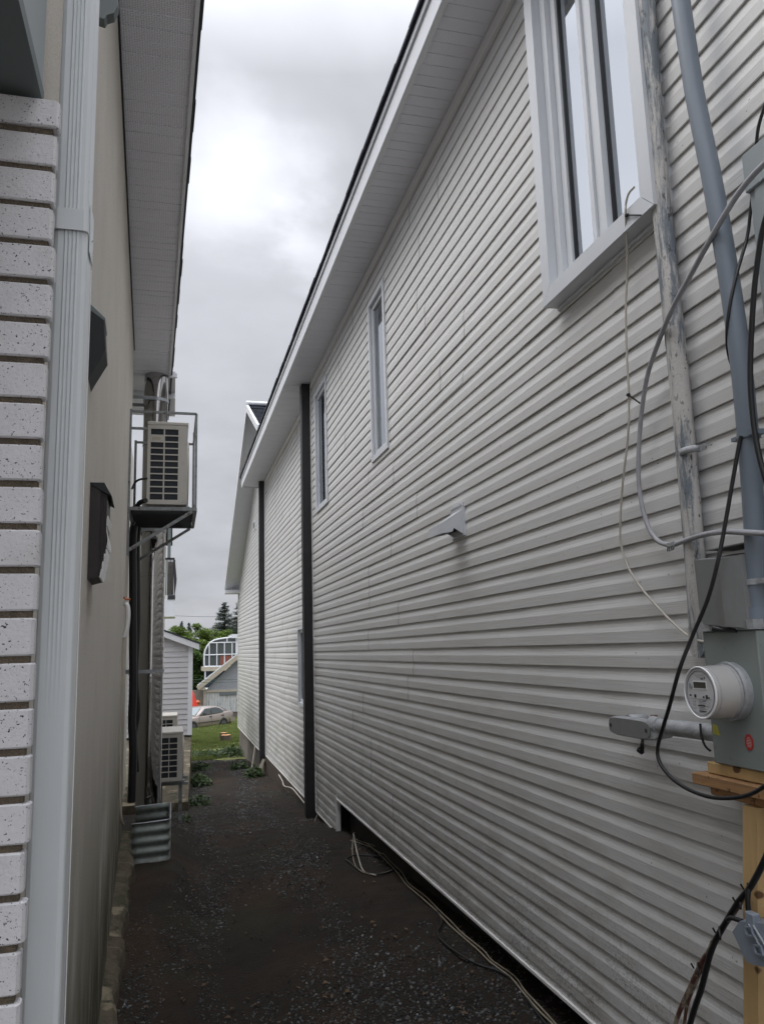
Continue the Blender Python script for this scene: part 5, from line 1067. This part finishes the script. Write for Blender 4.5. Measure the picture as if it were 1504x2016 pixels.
b = MB(); bx2(b, 456, 1249, 480, 1256, SYY-.3, 4); bx2(b, 464, 1256, 480, 1330, SYY-.1, 4); obj('house_wall', b, 'white', sr)
fn = thing('wooden_fence', (1.9, GY+1, -4.2), 'grey board fence between the red umbrella and the garage', 'fence')
b = MB()
for k in range(16): u = 340+k*4.1; bx2(b, u, 1359+.3*(k % 2), u+3.5, 1440, GY+1.0, .04)
obj('boards', b, 'fence', fn); b = MB(); bx2(b, 340, 1368, 402, 1370, GY+1.05, .06); bx2(b, 340, 1384, 402, 1386, GY+1.05, .06); obj('rail', b, 'fence', fn)
um = thing('closed_umbrella', (1.3, 56, -4), 'closed bright red patio umbrella beside the fence', 'umbrella')
UY = 56.0
b = MB(); c0 = at(377.5, 1359, y=UY); rr_ = []
for t in range(9):
    f = t/8; v = 1359+f*32; c = at(377.5, v, y=UY); r0 = .03+.30*f**.75
    rr_.append([(c.x+r0*(1+.16*math.cos(a*5))*math.cos(a), UY+r0*(1+.16*math.cos(a*5))*math.sin(a), c.z) for a in [6.2832*i/30 for i in range(30)]])
b.loft(rr_, smooth=True); obj('canopy', b, 'redcloth', um)
b = MB(); b.tube([at(377.5, 1355, y=UY), at(377.5, 1438, y=UY)], .03, 8); obj('pole', b, 'steel_paint', um)
b = MB(); c = at(389.5, 1383, y=UY+2); rr_ = []
for t in range(7):
    f = -1+2*t/6; r0 = .16*math.sqrt(max(.02, 1-f*f)); rr_.append([(c.x+r0*(1+.12*math.sin(3*a+t))*math.cos(a), c.y+r0*math.sin(a), c.z+.13*f) for a in [6.2832*i/12 for i in range(12)]])
b.loft(rr_, smooth=True); b.box((c.x-.12, c.y-.12, -4.2), (c.x+.12, c.y+.12, c.z-.1)); tag(obj('garden_ornament', b, 'orange'), 'small orange bundle on a stand in front of the fence', 'ornament')

# ------------------------------------------------------------------ the car
def car():
    cr_ = at(437, 1434, y=51.0); cf_ = at(374, 1432, y=49.3)
    ang_ = math.atan2(cf_.y-cr_.y, cf_.x-cr_.x)
    gz = ground(cr_.x, cr_.y)+.02
    gz = cr_.z-.02
    R0 = thing('parked_car', (cr_.x, cr_.y, gz), 'beige sedan parked on the lawn in front of the peeling garage', 'car')
    WB = 2.46; sc = ((cf_.x-cr_.x)**2+(cf_.y-cr_.y)**2)**.5/WB
    # local: X forward from the rear axle, Y left side of the car, Z up. Left flank faces the camera
    fx, fy = math.cos(ang_), math.sin(ang_); lx, ly = -fy, fx
    def Wd(x, y, z): return (cr_.x+fx*x+lx*(y-.70), cr_.y+fy*x+ly*(y-.70), gz+z)
    st_ = [(-.98, .50, .80, .60), (-.94, .36, .94, .72), (-.70, .30, 1.0, .80), (-.35, .24, 1.0, .83), (0, .22, .985, .84), (.5, .2, .94, .84), (1.2, .2, .90, .845), (1.75, .2, .88, .845), (2.3, .22, .86, .84), (2.8, .26, .80, .82), (3.15, .32, .72, .76), (3.28, .40, .60, .62)]
    b = MB(); rings = []
    for x, zb, zt, hw in st_:
        rings.append([Wd(x, s*w, z) for s, w, z in [(1, hw*.93, zb), (1, hw, zb+.14), (1, hw, zb+.32*(zt-zb)/.7+.06), (1, hw*.985, zt-.10), (1, hw*.93, zt), (1, hw*.5, zt+.02), (-1, hw*.5, zt+.02), (-1, hw*.93, zt), (-1, hw*.985, zt-.10), (-1, hw, zb+.32), (-1, hw, zb+.14), (-1, hw*.93, zb)]])
    b.loft(rings, smooth=True); body = fixn(obj('body', b, 'carpaint', R0))
    b = MB(); cab = [(-.55, .97, .70, .97, .70), (-.05, .95, .78, 1.24, .60), (.25, .94, .79, 1.34, .57), (.7, .92, .80, 1.385, .56), (1.25, .90, .80, 1.37, .56), (1.5, .89, .80, 1.31, .57), (2.15, .86, .76, .90, .72)]
    rings = []
    for x, zl, wl_, zt, wt in cab: rings.append([Wd(x, wl_, zl), Wd(x, wl_*.25+wt*.75, zl+(zt-zl)*.80), Wd(x, wt*.88, zt), Wd(x, -wt*.88, zt), Wd(x, -(wl_*.25+wt*.75), zl+(zt-zl)*.80), Wd(x, -wl_, zl)])
    b.loft(rings, smooth=True); fixn(obj('cabin', b, 'carpaint', R0))
    def pane(name, pts, m, d=.012):
        q = MB(); q.prism([Vector(Wd(*p)) for p in pts], Vector(Wd(0, d, 0))-Vector(Wd(0, 0, 0))); return fixn(obj(name, q, m, R0))
    pane('side_window', [(1.92, .79, .93), (1.02, .803, .95), (1.02, .66, 1.28), (1.40, .655, 1.26)], 'carglass'); pane('side_window', [(.95, .803, .95), (.0, .795, .985), (-.02, .76, 1.04), (.22, .69, 1.22), (.50, .665, 1.29), (.95, .655, 1.29)], 'carglass')
    q = MB(); q.prism([Vector(Wd(*p)) for p in ((1.53, .48, 1.30), (2.13, .64, .925), (2.13, -.64, .925), (1.53, -.48, 1.30))], Vector(Wd(.02, 0, .025))-Vector(Wd(0, 0, 0))); fixn(obj('windscreen', q, 'windscreen', R0))
    q = MB(); q.prism([Vector(Wd(*p)) for p in ((-.08, .50, 1.24), (-.52, .6, 1.0), (-.52, -.6, 1.0), (-.08, -.50, 1.24))], Vector(Wd(-.02, 0, .025))-Vector(Wd(0, 0, 0))); fixn(obj('rear_window', q, 'carglass', R0))
    for (x, nm) in ((0, 'rear'), (WB, 'front')):
        q = MB(); c = Vector(Wd(x, .845, .30)); dn = Vector(Wd(0, 1, 0))-Vector(Wd(0, 0, 0)); q.disc(c-dn*.17, dn, .345, .345, .18, 24); obj('wheel_arch', q, 'ink', R0)
        for sd in (1, -1):
            q = MB(); c = Vector(Wd(x, sd*.70, .29)); q.disc(c-dn*.09, dn, .29, .29, .18+(.075 if sd > 0 else 0), 28); wh = obj('wheel', q, 'tyre', R0)
            if sd > 0:
                q = MB(); c2 = c+dn*.167; q.disc(c2, dn, .19, .185, .008, 24)
                for k in range(6): a = 6.2832*k/6; q.bar(c2+dn*.011, c2+dn*.011+(Vector((fx, fy, 0))*math.cos(a)+Vector((0, 0, 1))*math.sin(a))*.18, .035, .012, up=dn)
                obj('rim', q, 'rim', wh)
    for x in (1.0, .02): q = MB(); p = Vector(Wd(x, .853, .80)); q.bar(p, p+Vector((fx, fy, 0))*.16, .03, .05); obj('door_handle', q, 'ink', R0)
    q = MB(); p = Vector(Wd(1.72, .92, .99)); q.bar(p, p+Vector((lx, ly, 0))*.16, .10, .13); obj('mirror', q, 'ink', R0)
    q = MB(); p = Vector(Wd(2.12, .858, .50)); p2 = Vector(Wd(.38, .858, .50)); q.bar(p, p2, .02, .045); obj('rub_strip', q, 'ink', R0)
    for x in (1.98, 1.0, .0): q = MB(); q.bar(Wd(x, .847, .26), Wd(x, .842, .88), .012, .012); obj('door_gap', q, 'ink', R0)
    q = MB(); q.bar(Wd(-.965, .35, .74), Wd(-.93, .66, .74), .05, .14); obj('tail_lamp', q, 'carlamp', R0)
    q = MB(); q.bar(Wd(-1.02, -.6, .48), Wd(-.90, .83, .48), .16, .22); q.bar(Wd(-.90, .82, .48), Wd(-.55, .845, .48), .05, .2); obj('rear_bumper', q, 'carpaint', R0)
    q = MB(); q.bar(Wd(3.28, .6, .62), Wd(3.05, .76, .62), .05, .12); obj('headlight', q, 'edge', R0)
car()

# ------------------------------------------------------------------ stumps
def stump(u, v, Y, r, h, lab):
    p = at(u, v, y=Y); z0 = p.z-h; mb = MB(); rnd = random.Random(int(u)); rings = []
    for k in range(5):
        z = z0-.05+(h+.05)*k/4; rings.append([(p.x+r*(1.12-.04*k)*(1+.07*math.sin(a*5)+.03*math.sin(a*11+k))*math.cos(a), Y+r*(1.12-.04*k)*(1+.07*math.sin(a*5))*math.sin(a), z) for a in [6.2832*i/28 for i in range(28)]])
    t = thing('tree_stump', (p.x, Y, z0), lab, 'tree stump', 'cut stumps on the lawn'); mb.loft(rings, caps=False, smooth=True); obj('trunk', mb, 'bark', t)
    m2 = MB(); m2.add([(x, y, z+.002+.008*math.sin(x*30)) for x, y, z in rings[-1]], [tuple(range(28))]); obj('cut_face', m2, 'stumpcut', t)
stump(445, 1447.5, 32.5, .20, .30, 'larger freshly cut orange stump on the lawn'); stump(440.5, 1443, 34, .14, .16, 'smaller cut stump just behind the larger one')

# ------------------------------------------------------------------ trees
def crown(mb, c, rad, n, size, seed, clumps=58):
    rnd = random.Random(seed); cl = []
    for i in range(clumps):
        d = Vector((rnd.gauss(0, 1), rnd.gauss(0, 1), rnd.gauss(0, 1))).normalized()*rnd.uniform(.15, .98); cl.append((Vector((c[0]+d.x*rad[0], c[1]+d.y*rad[1], c[2]+d.z*rad[2])), rnd.uniform(.20, .40)))
    R_ = sum(rad)/3
    for i in range(n):
        q, s_ = rnd.choice(cl); d = Vector((rnd.gauss(0, 1), rnd.gauss(0, 1), rnd.gauss(0, 1))).normalized()*rnd.random()**.4*s_*R_; d.z *= .7
        p = q+d; u = Vector((rnd.uniform(-1, 1), rnd.uniform(-1, 1), rnd.uniform(-.5, .5))).normalized(); w = u.cross(Vector((rnd.uniform(-1, 1), rnd.uniform(-1, 1), 1.2))).normalized(); z = size*rnd.uniform(.6, 1.3)
        mb.add([p-u*z, p-w*z*.5, p+u*z, p+w*z*.5], [(0, 1, 2, 3)])
def tree(u, v, Y, ru, rv, leafm, n, size, seed, lab, grp='trees beyond the lawn'):
    c = at(u, v, y=Y); rx = ru*Y/FPX; rz = rv*Y/FPX; gz = -4.4
    t = thing('broadleaf_tree', (c.x, Y, gz), lab, 'tree', grp); mb = MB(); top = c.z; mb.tube([(c.x, Y, gz), (c.x+.1, Y, (gz+top)/2), (c.x, Y, top)], [.25, .18, .06], 8)
    rnd = random.Random(seed)
    for k in range(7): a = rnd.uniform(0, 6.28); h = gz+(top-gz)*rnd.uniform(.4, .9); mb.tube([(c.x, Y, h), (c.x+rx*.6*math.cos(a), Y+rx*.6*math.sin(a), h+rz*.6)], [.09, .03], 6)
    obj('trunk', mb, 'bark', t); mb = MB(); crown(mb, c, (rx, rx*.9, rz), n, size, seed); obj('crown', mb, leafm, t)
def conifer(u, v, Y, hpx, wpx, m, seed, lab):
    top = at(u, v, y=Y); H = top.z+4.4; hw = wpx*Y/FPX; hh = hpx*Y/FPX; rnd = random.Random(seed); t = thing('conifer_tree', (top.x, Y, -4.4), lab, 'tree', 'trees beyond the lawn')
    mb = MB(); mb.tube([(top.x, Y, -4.4), (top.x, Y, top.z)], [.28, .02], 8); mb2 = MB(); z = top.z
    while z > top.z-hh:
        f = (top.z-z)/hh; nb = 6+int(7*f)
        for k in range(nb):
            a = rnd.uniform(0, 6.28); L_ = hw*(.10+.9*f**.8)*rnd.uniform(.55, 1.15); d = Vector((math.cos(a), math.sin(a), rnd.uniform(-.15, .25))); mb.tube([(top.x, Y, z), Vector((top.x, Y, z))+d*L_], [.03, .008], 4)
            for q in range(int(40+L_*70)):
                s_ = rnd.random()**.7; p = Vector((top.x, Y, z))+d*L_*s_+Vector((rnd.gauss(0, .07), rnd.gauss(0, .07), rnd.gauss(-.05, .07)))*(.5+L_*.35); g_ = Vector((rnd.uniform(-1, 1), rnd.uniform(-1, 1), rnd.uniform(-.8, .2))).normalized()*.11; w = g_.cross(Vector((0, 0, 1))).normalized()*.03
                mb2.add([p-w, p+w, p+g_], [(0, 1, 2)])
        z -= .17+.04*rnd.random()
    obj('trunk', mb, 'bark', t); obj('crown', mb2, m, t)
tree(350, 1268, 80, 30, 30, 'leafA', 15000, .11, 1, 'bright green tree whose crown shows above the shed roof, leftmost')
tree(400, 1270, 84, 40, 44, 'leafA', 26000, .11, 2, 'tall bright green tree left of the sunroom, the widest crown')
tree(388, 1318, 74, 30, 56, 'leafB', 20000, .12, 3, 'darker green tree filling the gap between shed and sunroom')
tree(438, 1262, 88, 30, 24, 'leafA', 12000, .11, 4, 'yellow green crown above the sunroom roof')
tree(430, 1330, 96, 60, 55, 'leafB', 16000, .16, 5, 'dark green tree low behind the garage')
tree(340, 1315, 96, 60, 50, 'leafB', 16000, .16, 6, 'dark green tree behind the shed')
conifer(443, 1187, 90, 80, 38, 'leafC', 1, 'dark spruce with ragged top rising above the sunroom'); conifer(474, 1180, 94, 86, 36, 'leafC', 2, 'dark spruce half hidden by the corner of the white house')
conifer(358, 1224, 110, 44, 14, 'leafD', 3, 'small distant conifer, left of a pair above the bright crown'); conifer(372, 1227, 112, 44, 14, 'leafD', 4, 'small distant conifer, right of a pair above the bright crown')
# overhead wires
for (v0, v1, Y, lab) in ((1211, 1214, 70, 'faint overhead wire crossing the sky'), (1336, 1337, 58, 'upper telephone wire in front of the dark trees'), (1341, 1342, 58, 'lower telephone wire in front of the dark trees')):
    p, q = at(250, v0, y=Y), at(560, v1, y=Y); mid = (p+q)/2-Vector((0, 0, .08)); tubes('overhead_wire', [p-(q-p)*2, p, mid, q, q+(q-p)*2], .014, 'rubber' if Y > 60 else 'leafD', lab, 'wire', group='overhead wires', n=5)
for o in bpy.data.objects:
    if '_last' in o: del o['_last']
